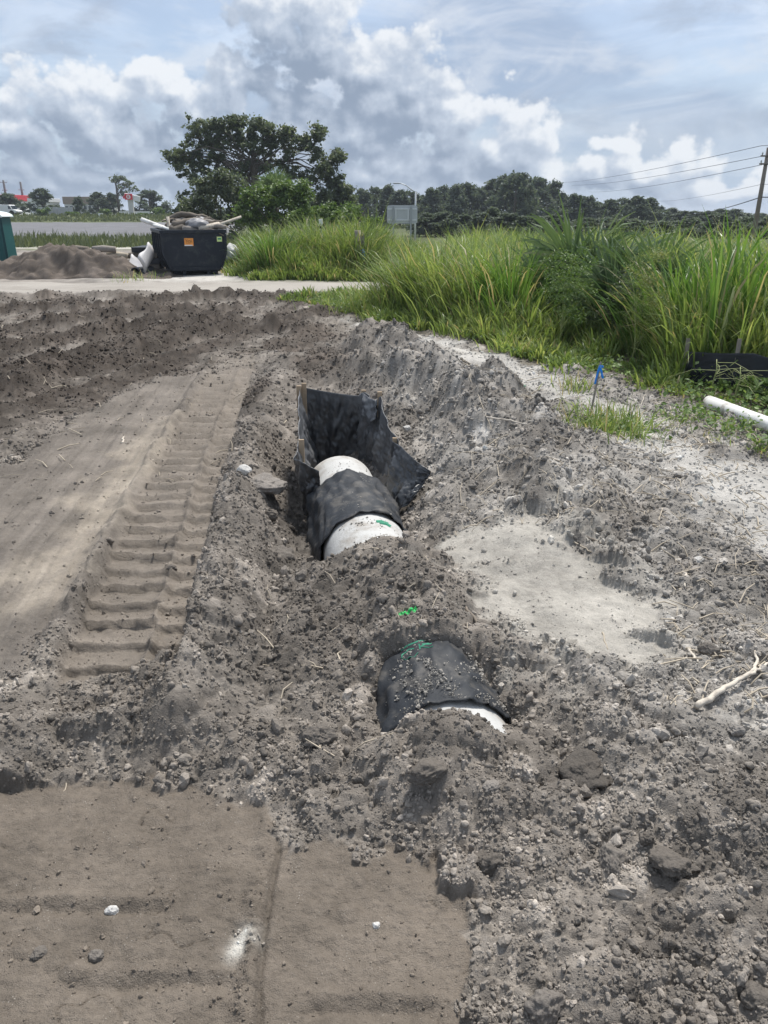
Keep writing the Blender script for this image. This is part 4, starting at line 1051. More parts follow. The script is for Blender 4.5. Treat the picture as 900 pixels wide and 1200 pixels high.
def tree(name, label, cat, loc, crown, trunk, group=None, rz=0.0, sc=1.0, szz=None):
    root = empty(name, loc, rz); root.scale = (sc, sc, szz or sc)
    tag(root, label, cat, group)
    link('crown', crown, root)
    if trunk: link('trunk', trunk, root)
    return root
def lobes(base, pix, Y, per, sub_r, n, seed, dy=1.0, spread=.8):
    "foliage clusters filling round outlines (px,py,r px) standing at distance Y"
    rs = np.random.default_rng(seed); out = []
    for (px, py, r) in pix:
        c_ = Q(px, py, Y); R_ = r * (Y * CT + (CAM_H - c_.z) * ST) / FPX
        for _ in range(per):
            d = rs.normal(size=3); d /= np.linalg.norm(d); q_ = spread * rs.random() ** .5 * R_
            s = sub_r * (.6 + .8 * rs.random())
            out.append((c_.x + d[0] * q_ - base[0], c_.y + d[1] * q_ * 1.2 * dy + rs.normal() * .5 * dy - base[1], c_.z + d[2] * q_ - base[2], s * 1.1, s * 1.1, s * .75, n))
    return out

# ------------------------------------------------------------------ the oak and the shrubs round its foot
def base_at(px, Y, z=None):
    x = Q(px, 300, Y).x; return Vector((x, Y, gz(x, Y) if z is None else z))
OB = base_at(303, 60)
OL = [(205, 184, 10), (216, 186, 13), (228, 172, 14), (232, 147, 12), (222, 200, 15), (240, 190, 17), (244, 165, 13), (254, 150, 11), (268, 150, 12), (262, 176, 16), (282, 160, 15), (279, 143, 9), (300, 148, 10), (298, 170, 15), (285, 192, 17), (312, 150, 8), (318, 165, 13), (338, 156, 10), (336, 176, 14), (312, 195, 16), (340, 200, 15), (357, 168, 10), (373, 156, 10), (372, 178, 13), (388, 190, 11), (397, 184, 7), (378, 204, 14), (394, 214, 10), (360, 216, 15), (385, 228, 13), (404, 222, 9), (398, 240, 10), (370, 240, 14), (262, 212, 15), (238, 220, 16), (222, 236, 14), (245, 250, 16), (215, 250, 10), (232, 262, 12), (340, 232, 13), (312, 222, 14), (410, 236, 7)]
ocl = lobes(OB, OL, 60, 20, .36, 40, 51, spread=1.04)
tree('oak_tree', 'large dark spreading oak tree behind the dumpster, tallest tree in view', 'tree', OB,
     crown_mesh('crown', ocl, .24, M_OAK, 52, shell=.6), trunk_mesh('trunk', .30, 6.2, ocl, 53, forks=60, lr=.22))
def shrub(name, label, cat, px, Y, L, seed, mat, leaf, sub, n, per=7, group=None, trunk_r=.06, top=1.0):
    B = base_at(px, Y); cl = lobes(B, L, Y, per, sub, n, seed, .7)
    return tree(name, label, cat, B, crown_mesh('crown', cl, leaf, mat, seed + 1, aspect=.65), trunk_mesh('trunk', trunk_r, top, cl, seed + 2, forks=12), group)
shrub('leafy_shrub', 'big dark green shrub below the oak, directly behind the dumpster debris', 'shrub', 262, 46, [(222, 246, 16), (226, 262, 14), (240, 222, 16), (238, 240, 20), (258, 222, 18), (262, 210, 13),  (272, 240, 22), (250, 258, 22), (282, 222, 15), (230, 262, 12), (278, 262, 20), (290, 240, 18)], 61, M_OAK, .17, .42, 110, 8, None, .1, 1.6)
shrub('leafy_shrub', 'round bright mid green shrub in front of the oak, right of the dark shrub', 'shrub', 325, 40, [(292, 228, 14), (350, 225, 16), (358, 245, 15), (285, 250, 14), (305, 245, 18), (325, 232, 18),  (342, 240, 18), (320, 258, 22), (345, 260, 16), (300, 265, 14), (335, 222, 12), (310, 228, 11)], 64, M_BUSH, .16, .34, 110, 8, None, .08, 1.4)
shrub('leafy_shrub', 'loose green shrub with grass at its foot, left of the weathered post', 'shrub', 372, 36, [(350, 250, 15), (392, 248, 14), (385, 262, 14), (405, 252, 13), (362, 262, 14), (378, 250, 12),  (360, 282, 14), (380, 275, 13), (365, 300, 10), (395, 262, 12), (410, 262, 11), (402, 282, 12)], 67, M_BUSH, .13, .26, 80, 7, None, .05, 1.0)
shrub('leafy_shrub', 'green shrub behind the weathered post, left of the road sign', 'shrub', 425, 40, [(412, 248, 12), (425, 262, 14), (438, 262, 11), (418, 258, 12), (432, 268, 11),  (445, 278, 9), (425, 280, 10), (440, 290, 9)], 70, M_BUSH, .13, .28, 80, 7, None, .05, .8)

# fan palms
def frond_mesh(name, n, L, spread, seed, stem, droop=.35, fold=.35):
    "fan leaf: a stalk carrying narrow leaflets that radiate from one hub"
    rs = np.random.default_rng(seed); V = []; F = []; T = []
    def strip(pts, w, t):
        k = len(V); m = len(pts)
        for i, (p, wd) in enumerate(zip(pts, w)):
            d = pts[min(i + 1, m - 1)] - pts[max(i - 1, 0)]; s = d.cross(Vector((0.1, -1, .25))).normalized() * wd
            V.append((p - s)[:]); V.append((p + s)[:]); T.extend([t, t])
        for i in range(m - 1): F.append((k + 2 * i, k + 2 * i + 1, k + 2 * i + 3, k + 2 * i + 2))
    # frond grows along +Z from the origin, fan opens in the XZ plane
    strip([Vector((0, 0, 0)), Vector((.0, 0, stem * .5)), Vector((0, 0, stem))], [.012, .010, .008], .5)
    for k in range(n):
        a = (k / (n - 1) - .5) * spread; l = L * (1 - .25 * abs(a) / (spread / 2)) * (.85 + .25 * rs.random())
        d = Vector((math.sin(a), fold * (abs(a) - .6) * .4 + rs.normal() * .05, math.cos(a)))
        hub = Vector((0, 0, stem)); pts = []
        dr = droop * (.5 + rs.random())
        for q_ in range(5):
            f = q_ / 4; p = hub + d * l * f; p.z -= dr * l * f ** 2.5 * .6; p.y -= dr * l * f ** 2.5 * .35; pts.append(p)
        strip(pts, [.006, .016 * L / .8, .015 * L / .8, .009, .0015], np.clip(.35 + .35 * rs.random() + (.3 if rs.random() < .12 else 0), 0, .93))
    return mesh_np(name, np.array(V), np.array(F), M_PALM, True, tint=np.array(T))
FR = [frond_mesh('frond', 26, .85, 2.6, 700 + k, .55, .25 + .15 * k) for k in range(4)]
def palmetto(label, loc, n, sc, seed, lean=.7, cat='palm'):
    rs = np.random.default_rng(seed); root = empty('fan_palm', loc); tag(root, label, cat)
    for k in range(n):
        o = link('frond', FR[rs.integers(0, 4)], root)
        az = rs.random() * 6.28 if k % 3 else rs.choice([-1.3, 1.3, .2, 2.9]) + rs.normal() * .3; tilt = lean * (.1 + 1.15 * rs.random())
        o.rotation_euler = Matrix.Rotation(az, 3, 'Z').to_4x4().to_3x3().to_euler()
        o.rotation_euler = (Matrix.Rotation(az, 3, 'Z') @ Matrix.Rotation(tilt, 3, 'X') @ Matrix.Rotation(rs.normal() * .5, 3, 'Z')).to_euler()
        s = sc * (.75 + .5 * rs.random()); o.scale = (s, s, s); o.location = (rs.normal() * .06, rs.normal() * .06, .05)
    return root
def palm_at(label, px, py_top, Y, n, seed, hgt):
    B = base_at(px, Y); top = Q(px, py_top, Y).z
    return palmetto(label, B + Vector((0, 0, 0)), n, (top - B.z) / 1.38, seed)
palm_at('tall fan palm with upright and drooping leaves rising above the middle of the grass', 690, 236, 14.0, 20, 801, 2)
palm_at('broad fan palm with hanging pale leaves right of the tallest palm', 722, 272, 12.6, 22, 802, 2)
palm_at('fan palm at the right with arching leaves beside the tall cane', 778, 262, 13.0, 22, 803, 2)
palm_at('low fan palm with spiky fan at the left end of the palms', 640, 282, 14.5, 11, 804, 2)
cp_ = Q(322, 207, 44)
root = palmetto('cabbage palm with a round fan crown in front of the oak', Vector((cp_.x, 44, cp_.z - 1.2)), 24, 1.25, 805, 1.0)
_tb = MB().tube([(0, 0, gz(cp_.x, 44) - root.location.z - .2), (.05, 0, -1), (0, 0, .1)], [.16, .14, .12], 9).build('trunk', M_BARK, root, 0, True)

# ------------------------------------------------------------------ grass
def blades(name, B, H, az, lean, width, tint, mat, seg=5, droop=.9, seed=0):
    "arched grass blades; B (n,3) feet, H lengths"
    rs = np.random.default_rng(seed); n = len(B)
    dirx, diry = np.cos(az), np.sin(az)
    sx, sy = -np.sin(az + rs.normal(size=n) * .6), np.cos(az + rs.normal(size=n) * .6)
    ang = lean.copy(); p = B.copy(); V = []; st = H / seg
    dk = droop * (.4 + 1.2 * rs.random(n)) / seg
    for k in range(seg + 1):
        f = k / seg; w = width * (np.minimum(1, .55 + 1.5 * f) if f < .4 else (1 - ((f - .4) / .6) ** 1.6) + .02)
        V.append(np.stack([p[:, 0] - sx * w / 2, p[:, 1] - sy * w / 2, p[:, 2]], 1)); V.append(np.stack([p[:, 0] + sx * w / 2, p[:, 1] + sy * w / 2, p[:, 2]], 1))
        p = p + np.stack([dirx * np.sin(ang) * st, diry * np.sin(ang) * st, np.cos(ang) * st], 1)
        ang = ang + dk * (.3 + 1.6 * f)
    V = np.stack(V, 1)                                  # n, 2(seg+1), 3
    m = 2 * (seg + 1); base = (np.arange(n) * m)[:, None, None]
    f = np.array([[2 * k, 2 * k + 1, 2 * k + 3, 2 * k + 2] for k in range(seg)])[None]
    F = (base + f).reshape(-1, 4)
    return mesh_np(name, V.reshape(-1, 3), F, mat, True, tint=np.repeat(tint, m))
def clumps(C, hts, per, rad, rs, dry=.05):
    "blade feet and lengths round clump centres"
    n = len(C); k = np.repeat(np.arange(n), per); N = len(k)
    az = rs.random(N) * 6.28; r = np.abs(rs.normal(size=N)) * rad
    xy = C[k] + np.stack([np.cos(az), np.sin(az)], 1) * r[:, None]
    H = hts[k] * (.45 + .7 * rs.random(N)); lean = np.abs(rs.normal(size=N)) * .22 + r / rad * .08
    ct = rs.random(n)[k]
    tint = np.clip(.25 + .35 * ct + .35 * (rs.random(N) - .4), 0, .92); tint = np.where(rs.random(N) < dry, 1.0, tint)
    return xy, H, az, lean, tint
def right_bank():
    rs = np.random.default_rng(91)
    n = 30000; X = rs.uniform(-3, 17, n); Y = rs.uniform(7, 32, n)
    d = poly(X + .3 * fbm(X, Y, .8, 3, 301), Y + .5 * fbm(X, Y, .9, 3, 302), GRASSF)
    keep = (d > .05) & (X < .62 * (Y + 1.5)) & (rs.random(n) < np.clip(.34 + .5 * np.exp(-d / .9), 0, 1)) & (d < 8.0)
    # the track stays open; so does the gap where it passes the grass
    keep &= ~((Y > TRACK_Y0 - .3) & (Y < TRACK_Y1 + .3) & (X < .3))
    g0 = P(468, 352, 0); keep &= ((X - g0.x) / .9) ** 2 + ((Y - g0.y) / 2.2) ** 2 > 1
    X, Y, d = X[keep], Y[keep], d[keep]
    k = rs.permutation(len(X))[:4300]; X, Y, d = X[k], Y[k], d[k]
    full = np.interp(X / Y, [-.1, .02, .08, .16, .24, .32, .42, .6], [.5, 1.16, 1.22, 1.2, 1.16, 1.22, 1.38, 1.42])
    h = (.30 + (full - .30) * sstep(d, .1, 1.7)) * (.68 + .55 * rs.random(len(X))) * (1 + .22 * fbm(X, Y, 1.1, 3, 307))
    for (fx, fy) in ((690, 14.0), (722, 12.6), (778, 13.0), (640, 14.5), (757, 10.6), (735, 12.0), (665, 12.0)):
        xf = Q(fx, 300, fy).x; h *= 1 - .42 * np.exp(-((X - xf * Y / fy) / .45) ** 2) * (Y < fy + .3) * (Y > fy - 3.2)
    h *= 1 - .85 * sstep(X / Y, .38, .42) * (Y < 9.35)
    h = np.where((Y > 19) & (X / Y < .09), h * .6, h)
    leftc = sstep(-.2 - X, -.4, .6) * (Y < 19); h = h * (1 - leftc * .55)
    per = 22
    xy, H, az, lean, tint = clumps(np.stack([X, Y], 1), h, per, .13, rs, .05)
    z = np.repeat(ground(X, Y, False)[0], per)
    # lighter and darker patches of growth
    tint = np.where(tint < .95, np.clip(tint + .28 * np.repeat(fbm(X, Y, 1.4, 3, 305), per), 0, .93), tint)
    w = .017 * (1 + .04 * np.repeat(Y, per)) * (.5 + 1.0 * rs.random(len(H)))
    B = np.column_stack([xy, z - .03])
    me = blades('tall_grass', B, H * 1.18, az, lean, w, tint, M_GRASS, 4, 1.7, 5)
    tag(link('tall_grass', me), kind='stuff')
    # leafy ground cover along the foot of the bank
    n = 26000; X = rs.uniform(-2, 9, n); Y = rs.uniform(7, 18, n); d = poly(X + .25 * fbm(X, Y, .6, 3, 311), Y + .4 * fbm(X, Y, .7, 3, 312), GRASSF)
    k = (d > -.12) & (d < 1.0) & (fbm(X, Y, .5, 3, 315) > -.18) & (rs.random(n) < np.exp(-np.abs(d - .15) / .45))
    X, Y = X[k], Y[k]; z = ground(X, Y, False)[0]
    C = np.column_stack([X, Y, z + .02 + .22 * rs.random(len(X)) * (.6 + .6 * fbm(X, Y, .6, 2, 317))])
    C = np.repeat(C, 3, 0) + rs.normal(size=(3 * len(X), 3)) * np.array([.05, .05, .03])
    V, F = leaf_quads(C, .062, rs, .8, .62)
    me = mesh_np('ground_cover', V, F, M_WEED, False, tint=np.repeat(np.clip(.2 + .6 * rs.random(len(C)), 0, .9), 4))
    tag(link('ground_cover', me), kind='stuff')
right_bank()
def reed_clump(label, px, Y, top, rad, n, seed, mat, w=.03):
    rs = np.random.default_rng(seed); B = base_at(px, Y); H = Q(px, top, Y).z - B.z
    az = rs.random(n) * 6.28; r = np.abs(rs.normal(size=n)) * rad; xy = np.stack([np.cos(az), np.sin(az)], 1) * r[:, None]
    me = blades('blades', np.column_stack([xy, np.zeros(n) - .03]), H * 1.15 * (.5 + .6 * rs.random(n)), az, np.abs(rs.normal(size=n)) * .16 + .12 * r / rad, w * (.5 + rs.random(n)), np.where(rs.random(n) < .07, 1, np.clip(.15 + .6 * rs.random(n), 0, .92)), mat, 6, 1.5, seed)
    root = empty('reed_clump', B); tag(root, label, 'reed clump'); tag(link('blades', me, root), kind='stuff')
for k, (px, Y, top, rad, lb) in enumerate(((318, 27.2, 266, .42, 'dark green shaggy reed clump in the roadside grass right of the dumpster'), (388, 28.5, 262, .40, 'shaggy reed clump between the two roadside posts'), (404, 27.0, 272, .35, 'yellowish reed clump just left of the weathered post'), (442, 27.6, 280, .4, 'arching reed clump right of the weathered post'), (350, 26.6, 290, .35, 'low reed clump at the edge of the haul track'))):
    reed_clump(lb, px, Y, top, rad, 420, 480 + k, (M_CANE, M_GRASS, M_GRASSY, M_GRASS, M_CANE)[k])
for k, (px, Y, top, rad, lb) in enumerate(((486, 16.5, 284, .42, 'large drooping reed clump at the left end of the tall grass'), (520, 16.0, 280, .45, 'drooping reed clump second from the left end of the tall grass'), (556, 15.0, 288, .40, 'bright reed clump in the left half of the tall grass'), (602, 14.2, 284, .42, 'tall reed clump left of the fan palms'), (800, 11.4, 285, .32, 'reed clump between the fan palms and the cane'))):
    reed_clump(lb, px, Y, top, rad, 620, 490 + k, (M_GRASS, M_GRASS, M_GRASSY, M_CANE, M_CANE)[k], .024)
def left_bank():
    rs = np.random.default_rng(93); n = 3600
    X = rs.uniform(-6.5, 1.5, n); Y = 25.2 + 9 * rs.random(n) ** 1.4
    pxl = X / (Y * CT) * FPX + 450
    e = np.interp(Y, [25, 27, 30, 35], [-3.6, -4.9, -6.2, -7.5]) + .5 * fbm(X, Y, .8, 3, 321)
    k = X > e; X, Y = X[k], Y[k]; d = np.minimum(X - e[k], Y - 25.0)
    h0 = np.interp(X / Y, [-.2, -.02, .0, .06], [.95, .95, .6, .35])
    h = (.35 + h0 * sstep(d, .1, 2.4)) * (.6 + .6 * rs.random(len(X))) * (1 + .55 * fbm(X, Y, 1.5, 3, 323))
    xy, H, az, lean, tint = clumps(np.stack([X, Y], 1), h, 20, .2, rs, .06); z = np.repeat(ground(X, Y, False)[0], 20); tint = np.where(tint < .95, np.clip(tint - .15 + .45 * np.repeat(fbm(X, Y, 1.3, 3, 325), 20), 0, .93), tint)
    me = blades('roadside_grass', np.column_stack([xy, z - .03]), H * 1.12, az, lean, .036 * (.5 + 1.0 * rs.random(len(H))), tint, M_GRASSY, 4, 1.5, 6)
    tag(link('roadside_grass', me), kind='stuff')
    # low turf beside the kerb line and the green bank beyond the lot
    n = 9000; X = rs.uniform(-34, -8, n); Y = rs.uniform(49.5, 62, n); k = (X > -.56 * Y - 2); X, Y = X[k], Y[k]; n = len(X)
    z = ground(X, Y, False)[0]
    me = blades('verge_grass', np.column_stack([X, Y, z - .03]), .25 + .5 * rs.random(n) ** 2 * (1 + fbm(X, Y, 3, 2, 331)), rs.random(n) * 6.28, np.abs(rs.normal(size=n)) * .3, np.full(n, .085), np.clip(.3 + .4 * rs.random(n), 0, 1), M_TURF, 3, .8, 7)
    tag(link('verge_grass', me), kind='stuff')
    n = 7000; X = rs.uniform(-80, 14, n); Y = rs.uniform(111, 128, n); z = ground(X, Y, False)[0]
    me = blades('bank_grass', np.column_stack([X, Y, z - .03]), .2 + .35 * rs.random(n) * (1 + fbm(X, Y, 7, 2, 333)), rs.random(n) * 6.28, np.abs(rs.normal(size=n)) * .3, np.full(n, .22), np.clip(.3 + .4 * rs.random(n), 0, 1), M_TURF, 3, .8, 8)
    tag(link('bank_grass', me), kind='stuff')
left_bank()
def tuft(label, px, py, n, h, rad, seed, mat=None, dry=.1, spread=1.0, leaves=0):
    rs = np.random.default_rng(seed); p = on_ground(px, py)
    xy = rs.normal(size=(n, 2)) * rad * np.array([1.2, 1.6]); z = ground(xy[:, 0] + p.x, xy[:, 1] + p.y, False)[0] - p.z
    tint = np.where(rs.random(n) < dry, 1.0, np.clip(.2 + .6 * rs.random(n), 0, .9))
    me = blades('grass_tuft', np.column_stack([xy, z - .02]), h * (.4 + .9 * rs.random(n)), rs.random(n) * 6.28, np.abs(rs.normal(size=n)) * .45 * spread, .008 * (1 + .05 * p.y) * (.6 + .8 * rs.random(n)), tint, mat or M_GRASS, 5, 1.4, seed)
    o = empty('grass_tuft', p); tag(o, label, 'grass tuft'); tag(link('blades', me, o), kind='stuff')
    if leaves:
        C = np.column_stack([rs.normal(size=(leaves, 2)) * rad * np.array([1.1, 1.3]), .03 + .12 * rs.random(leaves)]); V, F = leaf_quads(C, .05, rs, .8, .6)
        tag(link('leaf_layer', mesh_np('leaf_layer', V, F, M_WEED, False, tint=np.repeat(.2 + .6 * rs.random(leaves), 4)), o), kind='stuff')
    return o
tuft('spreading grass tuft with dry stalks at the foot of the survey stake', 717, 506, 420, .30, .17, 401, leaves=260)
tuft('small thin grass tuft on white sand left of the survey stake', 676, 456, 110, .20, .10, 402, dry=.25)
tuft('low green weed patch beside the end of the white pipe', 812, 492, 160, .12, .16, 403, leaves=220)
tuft('low green weed strip in front of the white pipe', 858, 508, 120, .12, .14, 404, leaves=160)
tuft('small weed sprig on sand at the right edge below the white pipe', 893, 528, 60, .10, .06, 405, leaves=60)
tuft('bright green grass tuft at the left tip of the tall grass by the track', 452, 366, 420, .75, .30, 406, M_GRASSY, .04, .8)
tuft('low leafy grass tuft at the far left tip beside the dark soil', 412, 362, 240, .45, .28, 407, M_GRASS, .05, 1.0, 300)
tuft('bright tuft in front of the small asphalt patch', 508, 368, 420, .95, .30, 408, M_GRASSY, .04, .8)
tuft('sparse weeds in front of the broken pipe piece beside the soil heap', 157, 328, 90, .35, .35, 409, dry=.2)
# cane
def cane(label, px, py, Y, top, seed, n=26):
    rs = np.random.default_rng(seed); B = base_at(px, Y); H = Q(px, top, Y).z - B.z
    root = empty('cane_plant', B); tag(root, label, 'cane plant')
    mb = MB(); lv = []
    for k in range(3):
        a = rs.random() * 6.28; x, y = .10 * math.cos(a), .10 * math.sin(a); l = .10 * H * rs.random()
        mb.tube([(x, y, -.05), (x + l * math.cos(a) * .5, y + l * math.sin(a) * .5, H * .35), (x + l * math.cos(a), y + l * math.sin(a), H * .62)], [.016, .014, .009], 6)
    o = mb.build('stem', mat_cane_stem, root, 0, True)
    z0 = H * (.12 + .5 * rs.random(n)); az = rs.random(n) * 6.28
    B2 = np.column_stack([.09 * np.cos(az), .09 * np.sin(az), z0])
    me = blades('leaves', B2, (H * 1.05 - z0) * (.65 + .5 * rs.random(n)), az, np.abs(rs.normal(size=n)) * .14 + .05, .034 * (.6 + .6 * rs.random(n)), np.where(rs.random(n) < .08, 1, np.clip(.3 + .5 * rs.random(n), 0, .92)), M_CANE, 7, 1.2, seed)
    link('leaves', me, root)
mat_cane_stem = mat_basic('cane_stem', (.30, .33, .14), .5, .3, 8)
for k, (px, Y, top, lb) in enumerate(((850, 9.6, 262, 'tall cane plant with a pale bare stem left of the black fence'), (866, 10.2, 248, 'tallest cane plant behind the black fence'), (884, 9.9, 275, 'cane plant with arching leaves above the black fence'), (898, 10.6, 262, 'cane plant furthest right with leaves over the black fence'), (826, 10.3, 292, 'shorter cane plant left of the bare stemmed cane'), (838, 11.2, 280, 'cane plant behind the bare stemmed cane'), (915, 10.0, 268, 'outermost cane plant beyond the black fence'))):
    cane(lb, px, 450, Y, top, 420 + k)
# fine leaved weeds
def weed(label, px, Y, L, seed, leaf, mat, n=60, sub=.16, per=7):
    B = base_at(px, Y); cl = lobes(B, L, Y, per, sub, n, seed, .6)
    tree('weed_shrub', label, 'weed shrub', B, crown_mesh('crown', cl, leaf, mat, seed + 1, aspect=.4), trunk_mesh('trunk', .010, .4, cl, seed + 2, mat_cane_stem, 9))
weed('fine leaved green shrub under the left fan palm', 665, 12.0, [(650, 312, 16), (672, 302, 18), (655, 340, 18), (682, 330, 18), (668, 360, 14)], 441, .045, M_WEED, 90)
weed('light feathery weed with yellowish flower heads in front of the palms', 757, 10.6, [(752, 318, 12), (764, 330, 14), (755, 350, 15), (770, 352, 12), (760, 372, 12), (768, 300, 8)], 444, .035, mat_leaf('feathery_weed_leaf', (.09, .13, .04), (.18, .23, .07), (.34, .34, .14)), 60)
weed('dark bushy weed between the fan palms and the cane', 735, 12.0, [(725, 345, 16), (738, 325, 14), (745, 360, 14), (715, 365, 14)], 447, .05, M_OAK, 70)
weed('broad leaved plant at the right edge in front of the black fence', 893, 8.35, [(884, 455, 10), (896, 448, 9), (900, 464, 10), (905, 474, 10)], 450, .11, M_WEED, 14, .10, 6)
weed('leafy plant with light leaves at the left corner of the black fence', 862, 8.7, [(856, 452, 8), (868, 458, 8), (862, 468, 9)], 453, .07, M_WEED, 18, .09, 6)

# ------------------------------------------------------------------ distant wood line
def crown_variant(seed, w=2.9, h=6.6):
    rs = np.random.default_rng(seed); cl = []
    for _ in range(64):
        a = rs.random() * 6.28; f = rs.random() ** .85; z = h * (.08 + .86 * f); r = w * (1 - .75 * max(0, f - .45) / .55) * rs.random() ** .5
        s = .75 * (.7 + .6 * rs.random()) * (1 - .35 * f)
        cl.append((r * math.cos(a), r * math.sin(a), z, s * 1.15, s * 1.15, s * .85, 75))
    return crown_mesh('crown', cl, .38, M_FAR, seed + 5, up=.2, aspect=.7, shell=.45), trunk_mesh('trunk', .20, h * .7, cl, seed + 6, forks=10)
VAR = [crown_variant(900 + 11 * k, 2.5 + .25 * (k % 3), 6.6) for k in range(6)]
rs = np.random.default_rng(17)
LINE_X = [385, 400, 430, 460, 490, 520, 545, 560, 580, 600, 620, 640, 660, 690, 720, 745, 770, 800, 830, 860, 900, 960, 1040, 1150]
LINE_Y = [228, 222, 219, 222, 228, 219, 216, 222, 207, 204, 208, 212, 224, 234, 233, 228, 241, 247, 243, 245, 252, 250, 252, 252]
px = 372.0; k = 0
while px < 1130:
    Y = 118 + 22 * rs.random(); B = base_at(px, Y); top = Q(px, np.interp(px, LINE_X, LINE_Y) + rs.normal() * 2.5, Y).z
    cr, tk = VAR[k % 6]; s = (top - B.z) / 6.5; w = s * (.85 + .35 * rs.random()) if s > .8 else .9
    r_ = tree('wood_line_tree', 'dark green tree in the distant wood line behind the tall grass', 'tree', B, cr, tk, 'trees of the distant wood line', rs.random() * 6.28, w, s)
    px += 11.5 + 5 * rs.random(); k += 1
px = 500.0
while px < 960:
    Y = 66 + 8 * rs.random(); B = base_at(px, Y); top = Q(px, np.interp(px, [400, 520, 560, 620, 700, 900], [252, 250, 250, 252, 256, 258]) + rs.normal() * 3, Y).z
    cr, tk = VAR[(k * 5 + 1) % 6]; s = (top - B.z) / 6.5
    tree('understorey_tree', 'lower tree at the foot of the distant wood line', 'tree', B, cr, tk, 'low trees before the distant wood line', rs.random() * 6.28, max(.62, s * 1.15), s)
    px += 13 + 6 * rs.random(); k += 1
def far_tree(label, px, py_top, Y, wpx, name='far_tree', mat_mesh=None, group=None, zz=None):
    B = base_at(px, Y); h = Q(px, py_top, Y).z - B.z; w = wpx * Y * CT / FPX / 2
    cr, tk = VAR[mat_mesh if mat_mesh is not None else int(px) % 6]
    return tree(name, label, 'tree', B, cr, tk, group, px * .7, w / 2.9, h / 6.5)
far_tree('dark round tree beside the white van at far left', 22, 226, 136, 44, mat_mesh=0)
far_tree('dark tree below the two far poles at left', 59, 221, 134, 40, mat_mesh=1)
far_tree('slim green tree before the brown roofed building', 101, 230, 130, 18, mat_mesh=2)
far_tree('dark tree left of the red and white station sign', 122, 224, 150, 30, mat_mesh=3)
far_tree('dark tree behind the red and white station sign', 140, 226, 154, 24, mat_mesh=4)
far_tree('dark tree right of the station canopy', 182, 222, 148, 40, mat_mesh=5)
far_tree('low dark tree at the right of the station canopy', 200, 238, 140, 16, mat_mesh=2)
# tall thin tree with an open crown
B = base_at(146, 152); cl = lobes(B, [(138, 210, 5), (146, 207, 6), (152, 213, 5), (157, 221, 4), (147, 217, 4), (144, 226, 5), (133, 211, 3)], 152, 4, .6, 26, 461, 1)
tree('far_tree', 'tall thin tree with an open crown above the station sign', 'tree', B, crown_mesh('crown', cl, .42, M_OAK, 462), trunk_mesh('trunk', .2, 6.5, cl, 463, forks=18))
def far_bush(label, px, py_top, Y, wpx, seed):
    B = base_at(px, Y); h = Q(px, py_top, Y).z - B.z; w = wpx * Y * CT / FPX / 2; rs_ = np.random.default_rng(seed)
    cl = [(rs_.normal() * w * .4, rs_.normal() * w * .4, h * (.25 + .5 * rs_.random()), w * .4, w * .4, h * .3, 90) for _ in range(9)]
    tree('bush', label, 'bush', B, crown_mesh('crown', cl, .34, M_BUSH, seed), None)
for k, (px, top, w, lb) in enumerate(((58, 243, 16, 'green bush before the grey wall at far left'), (92, 248, 18, 'light green bush on the grass bank below the brown roofed building'), (128, 244, 20, 'bright green bush beside the white block'), (150, 253, 22, 'dark low bush below the station canopy'), (172, 250, 18, 'light bush at the right of the canopy'), (192, 243, 16, 'green bush above the dumpster debris'))):
    far_bush(lb, px, top, 126, w, 470 + k)

# ------------------------------------------------------------------ haul track and gravel lot: sheets laid on the ground
def sheet(name, xs, ys, mat, dz, cut):
    XX, YY = np.meshgrid(xs, ys); x, y = XX.ravel(), YY.ravel(); z = ground(x, y, False)[0] + dz - cut(x, y)
    nx = len(xs); i = np.arange(len(x)).reshape(XX.shape)
    F = np.stack([i[:-1, :-1], i[:-1, 1:], i[1:, 1:], i[1:, :-1]], -1).reshape(-1, 4)
    return tag(link(name, mesh_np(name, np.column_stack([x, y, z]), F, mat)), kind='structure')
def cut_track(x, y):
    a = y - (TRACK_Y0 + .25 * fbm(x, y, 1.6, 3, 501)); b = (TRACK_Y1 + .12 * x * (x < 0) * .15 + .3 * fbm(x, y, 1.9, 3, 503)) - y
    return .16 * (1 - sstep(np.minimum(a, b), -.3, .35)) - .02
sheet('haul_track', np.linspace(-26, 14, 300), np.linspace(19.8, 25.2, 44), M_TRACK, .03, cut_track)
def cut_lot(x, y):
    hi = 110 - .0 * x; e = np.minimum(np.minimum(y - 60 - .35 * np.clip(x + 30, 0, 60), hi - y), -13 - .05 * (y - 60) - x)
    return .5 * (1 - sstep(e + 1.2 * fbm(x, y, 6, 3, 505), -1, 1))
sheet('gravel_lot', np.linspace(-110, -6, 120), np.linspace(56, 113, 60), M_LOT, .06, cut_lot)
g0 = P(470, 352, 0)
def cut_apron(x, y): return .12 * (1 - sstep(1 - np.hypot((x - g0.x) / 1.0, (y - g0.y) / 2.3) + .25 * fbm(x, y, .6, 3, 507), -.05, .1))
sheet('asphalt_patch', np.linspace(g0.x - 1.6, g0.x + 1.6, 40), np.linspace(g0.y - 3, g0.y + 3, 50), mat_basic('worn_asphalt', (.14, .145, .155), .8, .2, 4, .004, 40), .03, cut_apron)
for k, (p, q_, lb) in enumerate((((468, 352), (486, 352), 'upper thin white pole lying on the small asphalt patch'), ((469, 358), (488, 355), 'lower thin white pole lying on the small asphalt patch'))):
    a, b = P(*p, .06), P(*q_, .06); tag(MB().tube([Vector((0, 0, 0)), b - a], .045, 6).build('plastic_pole', M_WHITE, None, 0, False, a), lb, 'pole')

